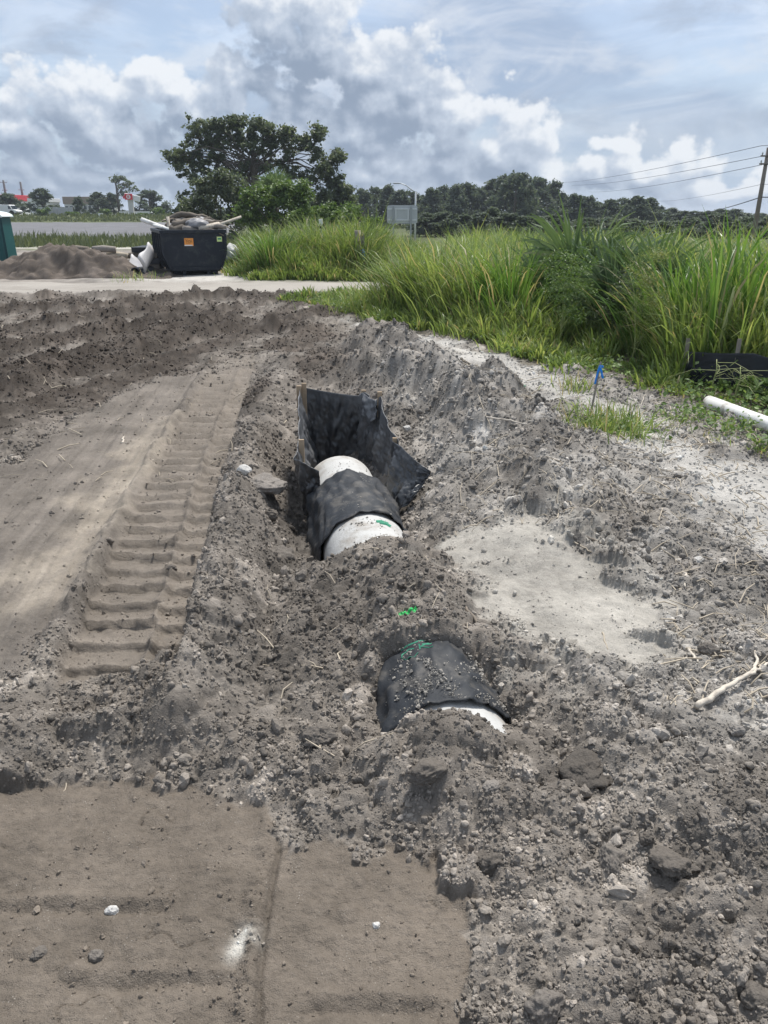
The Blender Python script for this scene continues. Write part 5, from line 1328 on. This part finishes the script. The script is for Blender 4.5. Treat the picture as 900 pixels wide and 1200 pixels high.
# ------------------------------------------------------------------ soil heap
def heap():
    rs = np.random.default_rng(3); c0 = base_at(75, 27.3); n = 150
    u = np.linspace(-5.2, 4.6, n); v = np.linspace(-2.4, 2.6, 80); U, W = np.meshgrid(u, v); x, y = U.ravel(), W.ravel()
    prof = np.exp(-(np.abs(x / 1.9)) ** 1.9) * .92 + .16 * np.exp(-((x + 2.6) / 1.6) ** 2) + .16 * np.exp(-((x - 1.9) / .9) ** 2)
    r = np.clip(1 - np.abs(y + .1 * fbm(x, y, .8, 3, 601)) / (1.7 + .3 * fbm(x, y, 1.2, 2, 602)), 0, 1)
    z = prof * sstep(r, 0, .9) * (1 + .12 * fbm(x, y, .9, 3, 603)) + .10 * fbm(x, y, .35, 4, 605) * sstep(r, 0, .3)
    h, rid = cobble(x, y, .3, 606, .7, .6); z += h * .8 * sstep(r, .02, .2)
    z -= .25 * (1 - sstep(r, 0, .12)) + .25 * (1 - sstep(np.minimum(x + 5.2, 4.6 - x), 0, .7))
    z += ground(x + c0.x, y + c0.y, False)[0] - c0.z
    c = np.tile(np.array([.125, .105, .09]), (len(x), 1)) * (1 + .3 * fbm(x, y, .5, 3, 607) + .4 * (rid - .5))[:, None]
    i = np.arange(len(x)).reshape(U.shape); F = np.stack([i[:-1, :-1], i[:-1, 1:], i[1:, 1:], i[1:, :-1]], -1).reshape(-1, 4)
    o = link('soil_heap', mesh_np('soil_heap', np.column_stack([x, y, z]), F, M_SOIL, True, col=np.clip(c, .02, .5)), None, c0)
    tag(o, 'dark brown heap of tipped soil between the portable toilet and the dumpster', 'soil heap')
heap()

# ------------------------------------------------------------------ dumpster and what lies in it
DB = P(231, 322.5, 0); DB.z = gz(DB.x, DB.y); DRZ = R(20)
DR = Matrix.Translation(DB) @ Matrix.Rotation(DRZ, 4, 'Z')
bin_ = empty('dumpster', DB, DRZ)
tag(bin_, 'dark blue black roll off dumpster piled with scrap, orange sticker on its front', 'dumpster')
W, H, L = 2.14, 1.42, 4.2; z0 = .16; wb = .80 * W / 2; wt = W / 2; zk = z0 + .42 * H
def shell():
    # open topped body: outline across x,z; lower sides slope in
    prof = [(-wt, H), (-wt, zk), (-wb, z0), (wb, z0), (wt, zk), (wt, H)]; t = .05
    inner = [(-wt + t, H), (-wt + t, zk), (-wb + t, z0 + t), (wb - t, z0 + t), (wt - t, zk), (wt - t, H)]
    mb = MB(); V = []
    for y in (0, L): V += [(x, y, z) for x, z in prof]
    for y in (t, L - t): V += [(x, y, z) for x, z in inner]
    F = []
    for i in range(5): F.append((i, i + 1, 6 + i + 1, 6 + i)); F.append((12 + i + 1, 12 + i, 18 + i, 18 + i + 1))
    F.append(tuple(reversed(range(6)))); F.append(tuple(range(6, 12)))
    F.append(tuple(range(12, 18))); F.append(tuple(reversed(range(18, 24))))
    for a, b, c, d in ((0, 6, 18, 12), (11, 5, 17, 23), (0, 12, 17, 5), (6, 11, 23, 18)): F.append((a, b, c, d))
    return mb.add(V, F)
shell().build('body', M_BIN, bin_, .012)
rim = MB()
for x in (-wt, wt): rim.box((x, L / 2, H + .005), (.11, L + .1, .11))
for y in (-.003, L + .003): rim.box((0, y, H + .008), (W - .1, .11, .112))
rim.build('top_rim', M_BIN, bin_, .012)
for y in (.35, 1.2, 2.05, 2.9, 3.75):
    for s in (-1, 1):
        mb = MB(); mb.tube([(s * (wt + .03), y, H - .06), (s * (wt + .03), y, zk), (s * (wb + .04), y, z0 + .02)], .045, 4); mb.build('side_rib', M_BIN, bin_)
for s in (-1, 1):
    mb = MB(); mb.tube([(s * (wt - .01), -.035, H - .07), (s * (wt - .01), -.035, zk), (s * (wb - .0), -.035, z0 + .05)], .05, 4); mb.build('corner_post', M_BIN, bin_)
MB().box((0, -.03, z0 + .06), (2 * wb - .1, .07, .13)).build('bottom_beam', M_BIN, bin_, .01)
for s in (-1, 1): MB().box((s * .42, L / 2, .08), (.12, L - .05, .16)).build('skid_rail', M_BIN, bin_, .01)
for s in (-1, 1): MB().tube([(s * .62 - .12, .18, .085), (s * .62 + .12, .18, .085)], .085, 14).build('roller', M_BIN, bin_, 0, True)
st_ = MB().box((-.18, -.008, H - .33), (.30, .012, .25)).build('warning_sticker', M_ORANGE, bin_)
MB().box((-.20, -.016, H - .435), (.27, .006, .035)).build('white_band', M_WHITE, st_)
mk = MB()
for (x, z, w, h) in ((-.29, -.25, .05, .012), (-.27, -.30, .012, .07), (-.24, -.28, .014, .06), (-.22, -.26, .03, .012), (-.22, -.31, .03, .012), (-.18, -.30, .014, .08), (-.155, -.28, .03, .014), (-.13, -.31, .014, .06), (-.10, -.28, .014, .08), (-.08, -.33, .04, .014), (-.2, -.36, .15, .012)):
    mk.box((x, -.0165, H + z), (w, .005, h))
mk.build('dark_lettering', M_INK, st_)
yl = MB().box((.86, -.008, H - .245), (.17, .012, .16)).build('corner_label', M_YELLOWG, bin_)
MB().box((.86, -.0165, H - .235), (.12, .005, .05)).build('label_print', M_GREENP, yl)
M_TARP2 = mat_basic('pale_plastic_sheeting', (.36, .36, .37), .45, .4, 5, .02, 10, spec=.4)
def in_bin(x, y, z): return DR @ Vector((x, y, z))
def rod(name, label, cat, pts, r, mat, seg=8, kink=.0, base=None):
    Wp = [in_bin(*p) for p in pts]; o_ = Wp[0].copy()
    if kink: Wp = [Vector(q_) for q_ in resample(Wp, 10)]; Wp = [p + Vector([random.uniform(-kink, kink) for _ in range(3)]) for p in Wp]
    rr = np.interp(np.linspace(0, 1, len(Wp)), np.linspace(0, 1, len(r)), r) if hasattr(r, '__len__') else [r] * len(Wp)
    return tag(MB().tube([p - o_ for p in Wp], list(rr), seg).build(name, mat, None, 0, True, o_), label, cat)
rod('white_pipe', 'white plastic pipe sticking out of the left side of the dumpster', 'pipe', [(-1.55, 1.6, H + .38), (-.5, .6, H - .04)], .075, M_PVC, 12)
rod('white_pipe', 'second pale pipe lying below the white pipe on the dumpster edge', 'pipe', [(-1.2, 1.1, H + .2), (-.45, .3, H - .02)], .05, M_PVC, 10)
rod('wooden_post', 'short upright wooden post standing in the left of the dumpster', 'post', [(-.72, .9, H - .4), (-.72, .9, H + .48)], .06, M_PALEWOOD, 4)
rod('timber', 'long pale plank sticking out over the right rim of the dumpster', 'timber', [(.25, .25, H + .02), (.9, .35, H + .2), (1.75, .5, H + .47)], [.09, .08, .06], M_PALEWOOD, 4)
rod('timber', 'broken pale board at the right end of the dumpster load', 'timber', [(.2, .15, H + .08), (.95, .3, H + .22)], .10, M_PALEWOOD, 5)
lr = np.random.default_rng(9)
for k in range(26):
    x0 = -.85 + 1.3 * lr.random(); y0 = .1 + 3.2 * lr.random() ** 1.6; zz = H + .02 + .34 * lr.random(); an = lr.normal() * .5; ln = .5 + .7 * lr.random()
    rod('branch', 'thin broken branch in the heaped dumpster load', 'branch', [(x0, y0, zz), (x0 + ln * .5, y0 + an * .3, zz + .08 * lr.normal() + .04), (x0 + ln, y0 + an * .6, zz + .16 * lr.normal())], [.03 + .02 * lr.random(), .028, .015], [M_GREYWOOD, M_DARKTWIG, M_TWIG][k % 3], 5, .015)['group'] = 'branches in the dumpster'
LOGS = ['thick dark log on the left of the dumpster load', 'grey split log above the dark log in the dumpster', 'long brown branch across the top of the dumpster load', 'dark branch at the front of the dumpster load', 'bent grey branch at the back of the dumpster load', 'reddish brown log in the middle of the dumpster load', 'thin branch on the left top of the dumpster load', 'grey log end behind the plastic sheeting in the dumpster', 'pale stripped branch over the logs in the dumpster']
for k, lb in enumerate(LOGS):
    x0 = -.75 + .5 * lr.random(); y0 = .2 + .28 * k; zz = H - .02 + .045 * k + .1 * lr.random()
    rod('log', lb, 'log', [(x0, y0, zz), (x0 + .55 + .5 * lr.random(), y0 + .3 * lr.normal(), zz + .10 + .12 * lr.random()), (x0 + 1.15 + .3 * lr.random(), y0 + .25 * lr.normal(), zz + .14 * lr.random())], [.11 + .05 * lr.random(), .10, .06], [M_GREYWOOD, M_BARK, M_DARKTWIG][k % 3], 8, .03)
def blob(name, label, cat, loc, sc, mat, seed, rz=0):
    import bmesh
    bm = bmesh.new(); bmesh.ops.create_icosphere(bm, subdivisions=4, radius=1.0); V = np.array([v.co[:] for v in bm.verts])
    rs_ = np.random.default_rng(seed); a = rs_.normal(size=(10, 3)) * 3.2; ph = rs_.random(10) * 6.28
    d = sum(np.abs(np.sin(V @ q_ + p_)) for q_, p_ in zip(a, ph)) / 10
    V = V * (.72 + .42 * d)[:, None]; V[:, 2] = np.maximum(V[:, 2], -.7)
    for v, c_ in zip(bm.verts, V): v.co = Vector(c_) * 1.0
    for v in bm.verts: v.co = Vector((v.co.x * sc[0], v.co.y * sc[1], v.co.z * sc[2]))
    me = bpy.data.meshes.new(name); bm.to_mesh(me); bm.free(); me.materials.append(mat); me.polygons.foreach_set('use_smooth', [True] * len(me.polygons))
    o = link(name, me, None, loc); o.rotation_euler = (0, 0, rz); return tag(o, label, cat)
blob('plastic_sheeting', 'crumpled dark grey plastic sheeting in the middle of the dumpster load', 'plastic sheeting', in_bin(.22, .5, H + .18), (.42, .4, .26), M_TARP, 31)
blob('plastic_sheeting', 'crumpled pale plastic sheeting on top of the dumpster load', 'plastic sheeting', in_bin(.55, 1.3, H + .26), (.38, .5, .2), M_TARP2, 32)
blob('plastic_sheeting', 'black bundle at the right of the dumpster load', 'plastic sheeting', in_bin(.62, .45, H + .08), (.28, .25, .16), M_BLACKPL, 33)
blob('rubble_lump', 'grey lump of rubble at the back of the dumpster load', 'rubble', in_bin(-.1, 2.9, H + .1), (.4, .4, .2), M_GREYWOOD, 34)
bg_ = P(272, 317, 0); bg_ = Vector((bg_.x, bg_.y + 1.0, gz(bg_.x, bg_.y)))
sk = Q(273, 303, bg_.y); blob('white_sack', 'white bulging sack leaning behind the right side of the dumpster', 'sack', (sk.x - .05, bg_.y, bg_.z + .40), (.36, .40, .52), M_BAG, 35, .4)

# ------------------------------------------------------------------ block stack, broken pipe piece, rubble left of the dumpster
def pushed(px, py): p = P(px, py, 0); p.z = gz(p.x, p.y); return p
stk = pushed(171, 316); s_ = empty('timber_stack', stk, R(4)); tag(s_, 'low stack of dark timbers left of the dumpster', 'timber stack')
for k in range(4):
    MB().box((.05 * (k % 2), 1.0, .09 + k * .205), (1.05 - .06 * (k % 3), 1.9, .19)).build('timber', M_BLACKPL if k % 2 else M_BARK, s_, .012)
lb_ = pushed(118, 314)
def rubble_wall():
    rs_ = np.random.default_rng(77)
    root = empty('log_pile', lb_ + Vector((0, .9, 0))); tag(root, 'low pile of grey brown logs behind the soil heap', 'log pile')
    for k in range(13):
        row = k // 5; x = -2.2 + 1.05 * (k % 5) + .5 * (row % 2); z = .14 + row * .25; ln = .9 + .4 * rs_.random()
        MB().tube([(x - ln / 2, .1 * rs_.normal(), z), (x, .1 * rs_.normal(), z + .03), (x + ln / 2, .1 * rs_.normal(), z)], [.13, .14, .12], 8).build('log', [M_GREYWOOD, M_TWIG, M_DARKTWIG][k % 3], root, 0, True)
rubble_wall()
cv = pushed(157, 325); cr_ = empty('broken_pipe_piece', cv + Vector((0, .35, 0)), R(-25)); tag(cr_, 'broken half of a white flared pipe end lying beside the soil heap', 'pipe piece')
def half_shell():
    n = 22; m = 8; V = []; F = []
    for j in range(m):
        y = j / (m - 1) * .95; rr = .46 + .10 * (1 - j / (m - 1)) ** 2
        for i in range(n):
            a = R(195 + 175 * i / (n - 1)); V.append((rr * math.cos(a), y, .52 + rr * math.sin(a) + .05 * math.sin(i * .9 + j) * (i in (0, n - 1))))
    for j in range(m - 1):
        for i in range(n - 1): F.append((j * n + i, j * n + i + 1, (j + 1) * n + i + 1, (j + 1) * n + i))
    return mesh_np('shell', np.array(V), np.array(F), mat_basic('grey_white_plastic', (.50, .49, .50), .6, .12, 6))
o = link('shell', half_shell(), cr_); q_ = o.modifiers.new('wall', 'SOLIDIFY'); q_.thickness = .07; o.rotation_euler = (R(32), R(-14), 0); o.location = (0, 0, -.05)
MB().tube([(.14, -.22, .06), (.16, .5, .08)], .24, 18, False).build('collar', M_BLACKPL, cr_, 0, True).modifiers.new('wall', 'SOLIDIFY').thickness = .03
br_ = pushed(132, 316); tag(blob('blue_scrap', 'small blue plastic scrap beside the broken pipe piece', 'plastic scrap', br_ + Vector((0, .3, .12)), (.07, .05, .14), M_BLUE, 36), kind=None)

# ------------------------------------------------------------------ portable toilet
TB = Q(-1, 311, 28.4); TB.z = gz(TB.x, TB.y); TRZ = R(6)
pt = empty('portable_toilet', TB, TRZ); pt.scale = (.93, .93, .93); tag(pt, 'dark teal portable toilet with pale domed roof cut by the left edge', 'portable toilet')
bw = .56; bh = 1.93
MB().box((0, 0, .06), (1.2, 1.2, .12)).build('base', M_TEALD, pt, .02)
bd = MB(); vs = [(sx * (bw if z == 0 else bw * .955), sy * (bw if z == 0 else bw * .955), .12 + z * bh) for z in (0, 1) for sy in (-1, 1) for sx in (-1, 1)]
bd.add(vs, [(0, 2, 3, 1), (4, 5, 7, 6), (0, 1, 5, 4), (2, 6, 7, 3), (0, 4, 6, 2), (1, 3, 7, 5)]); bd.build('body', M_TEAL, pt, .03)
for s in (-1, 1): MB().tube([(s * (bw - .01), -bw + .01, .12), (s * bw * .95, -bw * .95, bh + .1)], .045, 6).build('corner_post', M_TEALD, pt)
dr_ = MB().box((0, -bw - .004, 1.02), (.86, .04, 1.74)).build('door', M_TEAL, pt, .02); dr_.rotation_euler = (R(-.75), 0, 0)
for (x, z, w, h) in ((-.2, .62, .30, .62), (.2, .62, .30, .62), (0, 1.62, .7, .36), (-.2, 1.16, .3, .28), (.2, 1.16, .3, .28)):
    p_ = MB().box((x, -bw - .03, z), (w, .024, h)).build('door_panel', M_TEALD if z > 1.5 else M_TEAL, dr_, .012); 
sg = MB().box((.12, -bw - .05, 1.55), (.30, .012, .36)).build('notice', M_WHITE, dr_)
nb = MB(); nb.box((-.02, -bw - .058, 1.55), (.05, .004, .35)); nb.build('blue_band', M_BLUE, pt)
nl = MB()
for k in range(6): nl.box((.15, -bw - .058, 1.66 - .045 * k), (.17 - .02 * (k % 3), .004, .012))
nl.build('print_lines', M_GREYWALL, pt)
MB().box((-.36, -bw - .045, 1.02), (.05, .05, .16)).build('door_handle', M_BLACKPL, dr_)
rf = MB(); n = 12; V = []; F = []
for j, y in enumerate((-.62, .62)):
    for i in range(n + 1):
        a = math.pi * i / n; V.append((-.62 * math.cos(a), y, bh + .10 + .20 * math.sin(a)))
for i in range(n): F.append((i, i + 1, n + 2 + i, n + 1 + i))
F += [tuple(range(n + 1)), tuple(reversed(range(n + 1, 2 * n + 2))), (0, n + 1, 2 * n + 1, n)]
rf.add(V, F).build('roof', M_PALEROOF, pt, .015)
MB().tube([(-.35, .4, bh + .1), (-.35, .4, bh + .55)], .05, 10).build('vent_pipe', M_BLACKPL, pt)

# ------------------------------------------------------------------ posts in the roadside grass
a = base_at(377, 29); t = Q(375, 259, 29); o = MB().tube([(0, 0, -.2), (0, 0, t.z - a.z)], .045, 8).build('grey_post', M_STEEL, None, 0, True, a); tag(o, 'slim grey metal post with pale cap in the roadside grass', 'post')
MB().box((0, 0, t.z - a.z - .02), (.13, .13, .16)).build('cap', M_WHITE, o, .01); MB().box((0, -.01, t.z - a.z - .2), (.15, .12, .1)).build('clamp', M_BLACKPL, o, .01)
a = base_at(421, 26.6); t = Q(420, 270, 26.6); wpo = empty('weathered_post', a); tag(wpo, 'leaning weathered wooden post hung with coils in the roadside grass', 'post')
MB().tube([(.05, 0, -.2), (0, .02, (t.z - a.z) * .5), (-.05, 0, t.z - a.z)], [.13, .115, .10], 8).build('timber', M_GREYWOOD, wpo, 0, True)
MB().tube([(.17, .05, -.2), (.12, .05, (t.z - a.z) * .95)], [.06, .05], 6).build('side_timber', M_GREYWOOD, wpo)
for k in range(4):
    h = (t.z - a.z) * .58; pts = [(.02 + (.09 + .03 * k) * math.cos(q_) , -.13 - .012 * k, h - .36 - .05 * k + (.40 + .05 * k) * math.sin(q_)) for q_ in np.linspace(0, 6.28, 18)]
    tag(MB().tube(pts, .016, 5, False).build('hose_coil', [M_STEEL, M_PVC, M_BLACKPL, M_GREYWOOD][k], None, 0, True, a), ['grey', 'white', 'black', 'brown'][k] + ' looped line hanging on the weathered post', 'hose')
rg = cloth('blue_rag', [a + Vector((.02, -.16, (t.z - a.z) * .60)), a + Vector((.16, -.15, (t.z - a.z) * .60))], [a + Vector((.08, -.19, (t.z - a.z) * .40)), a + Vector((.26, -.16, (t.z - a.z) * .36))], 10, 8, .02, 91, M_BLUE, 2, .006); tag(rg, 'light blue rag hanging on the weathered post', 'rag')
a = base_at(375, 28.0); tag(MB().box((0, 0, .28), (.5, .12, .14)).box((.18, 0, .1), (.08, .08, .3)).build('black_box', M_BLACKPL, None, .02, False, a), 'small black box on a foot low in the roadside grass', 'box')

# ------------------------------------------------------------------ road sign seen from behind, street lamp
SY = 48.0; a = Q(453.5, 240.5, SY); b = Q(489, 262, SY); cx_ = (a.x + b.x) / 2; cz_ = (a.z + b.z) / 2; sw = b.x - a.x; sh = a.z - b.z
sg = empty('road_sign', Vector((cx_, SY, gz(cx_, SY)))); tag(sg, 'large rectangular road sign on two posts seen from its grey back', 'road sign')
g_ = sg.location.z
pn = MB(); r_ = .14; pts = []
for (x, z, a0) in ((sw / 2 - r_, sh / 2 - r_, 0), (-sw / 2 + r_, sh / 2 - r_, 90), (-sw / 2 + r_, -sh / 2 + r_, 180), (sw / 2 - r_, -sh / 2 + r_, 270)):
    for k in range(5): q_ = R(a0 + 22.5 * k); pts.append((x + r_ * math.cos(q_), cz_ - g_ + z + r_ * math.sin(q_)))
pn.prism(pts, 0, .012).build('panel', M_ALU, sg)
for z in (.30, -.30): 
    for (x0, x1) in ((-sw / 2 + .04, -sw * .33), (-sw * .25, sw * .25), (sw * .33, sw / 2 - .04)):
        MB().box(((x0 + x1) / 2, -.02, cz_ - g_ + z * sh), (x1 - x0, .03, .07)).build('stiffener', M_ALUL, sg)
for x in (-.21, .2): MB().box((x * sw, -.012, cz_ - g_), (.08, .02, .52 * sh)).build('upright_strip', M_ALUL, sg)
for x in (-.29, .285): MB().box((x * sw, -.07, (cz_ + sh * .46 - g_) / 2), (.095, .10, cz_ + sh * .46 - g_)).build('post', M_STEEL, sg)
LY = 62.0; lb2 = base_at(486, LY); tp = Q(486, 225, LY).z - lb2.z; lp = empty('street_lamp', lb2); tag(lp, 'street lamp with curved arm rising behind the road sign', 'street lamp')
MB().tube([(0, 0, -.3), (0, 0, tp * .6), (0, 0, tp)], [.085, .07, .055], 8).build('pole', M_ALUL, lp, 0, True)
e_ = Q(467, 215, LY) - lb2
MB().tube([(0, 0, tp - .02), (-.25, 0, tp + .12), (e_.x * .55, 0, tp + (e_.z - tp) * .75), (e_.x * .85, 0, e_.z), (e_.x, 0, e_.z)], [.05, .04, .035, .03, .03], 6).build('arm', M_STEEL, lp, 0, True)
MB().box((e_.x - .16, 0, e_.z + .01), (.5, .16, .09)).build('lamp_head', M_STEEL, lp, .03)

# ------------------------------------------------------------------ utility poles and wires
def utility(label, px, py_top, Y, h_extra, arms, rz=0.0, r=.15):
    pm = M_POLE if Y < 100 else M_GREYPOLE
    B = base_at(px, Y); top = Q(px, py_top, Y).z - B.z + h_extra; root = empty('utility_pole', B, rz); tag(root, label, 'utility pole')
    MB().tube([(0, 0, -.5), (0, 0, top * .5), (0, 0, top)], [r * 1.15, r, r * .8], 9).build('pole', pm, root, 0, True)
    for (z, w) in arms:
        MB().box((0, -.12, top - z), (w, .1, .1)).build('crossarm', pm, root)
        for x in (-w / 2 + .1, w / 2 - .1): MB().tube([(x, -.12, top - z + .05), (x, -.12, top - z + .17), (x, -.12, top - z + .24)], [.03, .06, .04], 8).build('insulator', M_GREYWALL, root, 0, True)
    return root, top
UY = 58.0; up, utop = utility('brown wooden utility pole with short arms at the right edge', 879, 182, UY, .5, ((.55, 1.0), (1.05, 1.0)))
def wire(label, p, q_, sag, r=.016):
    p, q_ = Vector(p), Vector(q_); n = 24; pts = [p.lerp(q_, k / n) - Vector((0, 0, 4 * sag * (k / n) * (1 - k / n))) - p for k in range(n + 1)]
    return tag(MB().tube(pts, r, 5, False).build('overhead_wire', M_BLACKPL, None, 0, True, p), label, 'wire')
FYW = 190.0
for k, (p0, q0, lb, rr) in enumerate((((891, 171), (655, 214), 'topmost overhead wire at right above the wood line', .018), ((893, 183), (670, 217), 'second overhead wire from the top, above the wood line', .018), ((893, 193), (690, 225), 'third overhead wire from the top, above the wood line', .018), ((892, 216), (760, 235), 'thin overhead wire fourth from the top at right', .012), ((891, 231), (790, 247), 'lowest and thickest overhead cable at right', .035))):
    a = Q(*p0, UY); a.y -= .12; b = Q(*q0, FYW); wire(lb, a, b, .5 if k < 4 else .9, rr)
    c_ = a + (a - b).normalized() * 40; wire(lb.replace('overhead', 'short overhead') + ', beyond the pole', a, Vector((a.x + 22, a.y - 26, a.z + .3)), .4, rr)
b = Q(799, 242.5, 70)
utility('tall grey far pole left of the dark trees at far left', 19, 211, 190, 0, ((.5, 1.6), (2.2, 1.2)), .2, .28)
utility('second tall far pole above the dark trees at far left', 38, 213, 196, 0, ((1.8, 1.4),), .2, .28)
utility('short far pole right of the station trees', 205, 239, 150, 0, ((.3, 1.6), (.9, 1.0)), 0, .14)
utility('far pole behind the station trees', 184, 221, 170, 0, ((.5, 1.4),), 0, .14)

# ------------------------------------------------------------------ far buildings, station, van
def at_px(px, py, Y): return Q(px, py, Y)
def building(name, label, x0, x1, ytop, Y, depth, wall_m, roof_m, roof_h, wins=0, over=.4):
    a, b = Q(x0, ytop, Y), Q(x1, ytop, Y); cx_ = (a.x + b.x) / 2; g_ = gz(cx_, Y); w = b.x - a.x; h = a.z - g_
    root = empty(name, Vector((cx_, Y, g_ - .3))); tag(root, label, 'building')
    hw = h + .3 - roof_h
    MB().box((0, depth / 2, hw / 2), (w, depth, hw)).build('wall', wall_m, root)
    MB().box((0, depth / 2, hw + roof_h / 2 + .003), (w + over, depth + over, roof_h)).build('roof', roof_m, root, .05)
    for k in range(wins):
        x = -w / 2 + (k + .5) * w / wins
        f = MB().box((x, -.03, hw * .70), (w / wins * .72, .12, hw * .34)).build('window', M_WHITE, root)
        MB().box((x, -.1, hw * .70), (w / wins * .62, .05, hw * .27)).build('pane', M_GLASS, f)
    return root, w, hw
r1, w1, h1 = building('shop_building', 'white shop with a red fascia at the far left edge', -30, 10, 228, 185, 14, M_WHITE, M_RED, 1.3, 0)
r2, w2, h2 = building('long_building', 'long low building with a brown roof behind the trees at far left', 74, 112, 230.5, 180, 14, M_CREAM, M_BROWNROOF, 1.5, 7)
r3, w3, h3 = building('white_building', 'white building between the dark trees at far left', 33, 47, 232, 175, 10, M_WHITE, M_WHITE, .8, 0)
a = Q(43, 245, 128); b = Q(84, 247, 128); bw_ = empty('block_wall', Vector(((a.x + b.x) / 2, 128.5, gz((a.x + b.x) / 2, 128.5)))); tag(bw_, 'low grey block wall on the far bank behind the bushes', 'wall')
for k in range(9): MB().box(((k - 4) * (b.x - a.x) / 9, 0, .6), ((b.x - a.x) / 9 - .05, .2, 1.3 - .12 * (k % 2))).build('wall_panel', M_GREYWALL, bw_)
# station: pylon with red emblem, canopy slab
SYY = 140.0
a = Q(150, 234, SYY); b = Q(157.5, 252, SYY); gx = (a.x + b.x) / 2; g_ = gz(gx, SYY); py_ = empty('station_pylon', Vector((gx, SYY, g_))); tag(py_, 'white fuel station pylon carrying a red and white emblem', 'sign')
MB().box((0, 0, (a.z - g_) / 2), (b.x - a.x, .6, a.z - g_)).build('column', M_CREAM, py_, .03)
zt = Q(153, 234, SYY).z - g_; 
MB().box((.35, 0, zt + .35), (2.6, .8, .9), Matrix.Rotation(R(12), 3, 'Y')).build('cap', M_WHITE, py_, .03)
hd = MB().box((-.1, -.5, zt + .45), (1.35, .12, .95)).build('red_board', M_RED, py_, .03)
ring = MB(); n = 24
V = []; 
for rr in (.36, .36): V += [(-.1 + rr * math.cos(6.2832 * k / n), -.57 if len(V) == 0 else -.585, zt + .45 + rr * math.sin(6.2832 * k / n)) for k in range(n)]
ring.add(V, [tuple(range(n, 2 * n))] + [(k, (k + 1) % n, n + (k + 1) % n, n + k) for k in range(n)]); ring.build('white_disc', M_WHITE, hd)
lt = MB(); lt.box((-.22, -.60, zt + .45), (.09, .02, .44)); lt.box((-.06, -.60, zt + .55), (.32, .02, .09), Matrix.Rotation(R(-42), 3, 'Y')); lt.box((-.06, -.60, zt + .35), (.32, .02, .09), Matrix.Rotation(R(42), 3, 'Y')); lt.build('emblem_letter', M_RED, hd)
MB().box((-.95, -.5, zt + .40), (.22, .1, .45)).build('side_tab', M_RED, py_)
a = Q(141, 251.3, SYY + 2); b = Q(178, 253.5, SYY + 2); cx_ = (a.x + b.x) / 2; g_ = gz(cx_, SYY + 2); cn = empty('station_canopy', Vector((cx_, SYY + 2, g_))); tag(cn, 'flat pale canopy of the fuel station under the trees', 'canopy')
zc_ = (a.z + b.z) / 2 - g_; MB().box((0, 1.5, max(zc_, .5)), (b.x - a.x, 4, .28)).build('slab', M_WHITE, cn)
for x in (-.42, -.1, .3): MB().box((x * (b.x - a.x), 0, max(zc_, .5) / 2 - .1), (.2, .2, max(zc_, .5))).build('column', M_GREYWALL, cn)
a = Q(114, 250, 124); b = Q(123.5, 261, 124); cx_ = (a.x + b.x) / 2; g_ = gz(cx_, 124); wb_ = empty('white_block', Vector((cx_, 124, g_)), R(25)); tag(wb_, 'white upright cabinet on the grass bank beside the bright bush', 'cabinet')
MB().box((0, 0, (a.z - g_) / 2), (b.x - a.x - .3, .8, a.z - g_)).build('cabinet_body', M_WHITE, wb_, .02); MB().box((.1, -.41, (a.z - g_) / 2), (.5, .03, a.z - g_ - .3)).build('door', M_GREYWALL, wb_)
a = Q(-16, 240, 129); b = Q(24, 252, 129); VB = Vector((0, 129, gz(a.x, 129))); vl = b.x - a.x; VB.x = (a.x + b.x) / 2
van = empty('white_van', VB); tag(van, 'white delivery van parked by the dark round tree at far left', 'van')
vh = a.z - VB.z
MB().prism([(-vl / 2, .35), (vl / 2 - .15, .35), (vl / 2, .6), (vl / 2 - .1, vh * .46), (vl * .36, vh * .56), (vl * .30, vh * .95), (vl * .26, vh), (-vl / 2, vh)], -1, 1).build('body', M_WHITE, van, .05)
MB().prism([(vl * .29, vh * .60), (vl * .345, vh * .60), (vl * .29, vh * .88), (vl * .24, vh * .88), (vl * .24, vh * .60)], -1.012, -1.004).build('side_window', M_GLASS, van)
MB().prism([(vl * .365, vh * .58), (vl * .31, vh * .93), (vl * .32, vh * .93), (vl * .375, vh * .58)], -.85, .85).build('windscreen', M_GLASS, van)
for x in (-.28, .33):
    for y in (-.92, .92): MB().tube([(x * vl, y - .12, .36), (x * vl, y + .12, .36)], .36, 16).build('wheel', M_RUBBER, van)
MB().box((vl / 2 + .03, 0, .5), (.12, 1.9, .2)).build('bumper', M_GREYWALL, van, .03)

# ------------------------------------------------------------------ air
hm = bpy.data.materials.new('air'); hm.use_nodes = True; hg = NT(hm.node_tree); hg.n.clear()
hv = hg.n.new('ShaderNodeVolumePrincipled'); hv.inputs['Color'].default_value = (.80, .88, 1, 1); hv.inputs['Density'].default_value = .00045
ho_ = hg.n.new('ShaderNodeOutputMaterial'); hg.l.new(hv.outputs[0], ho_.inputs['Volume'])
hz_ = MB().box((0, 1900, 10.5), (24000, 3900, 26)).build('haze', hm); tag(hz_, kind='stuff')
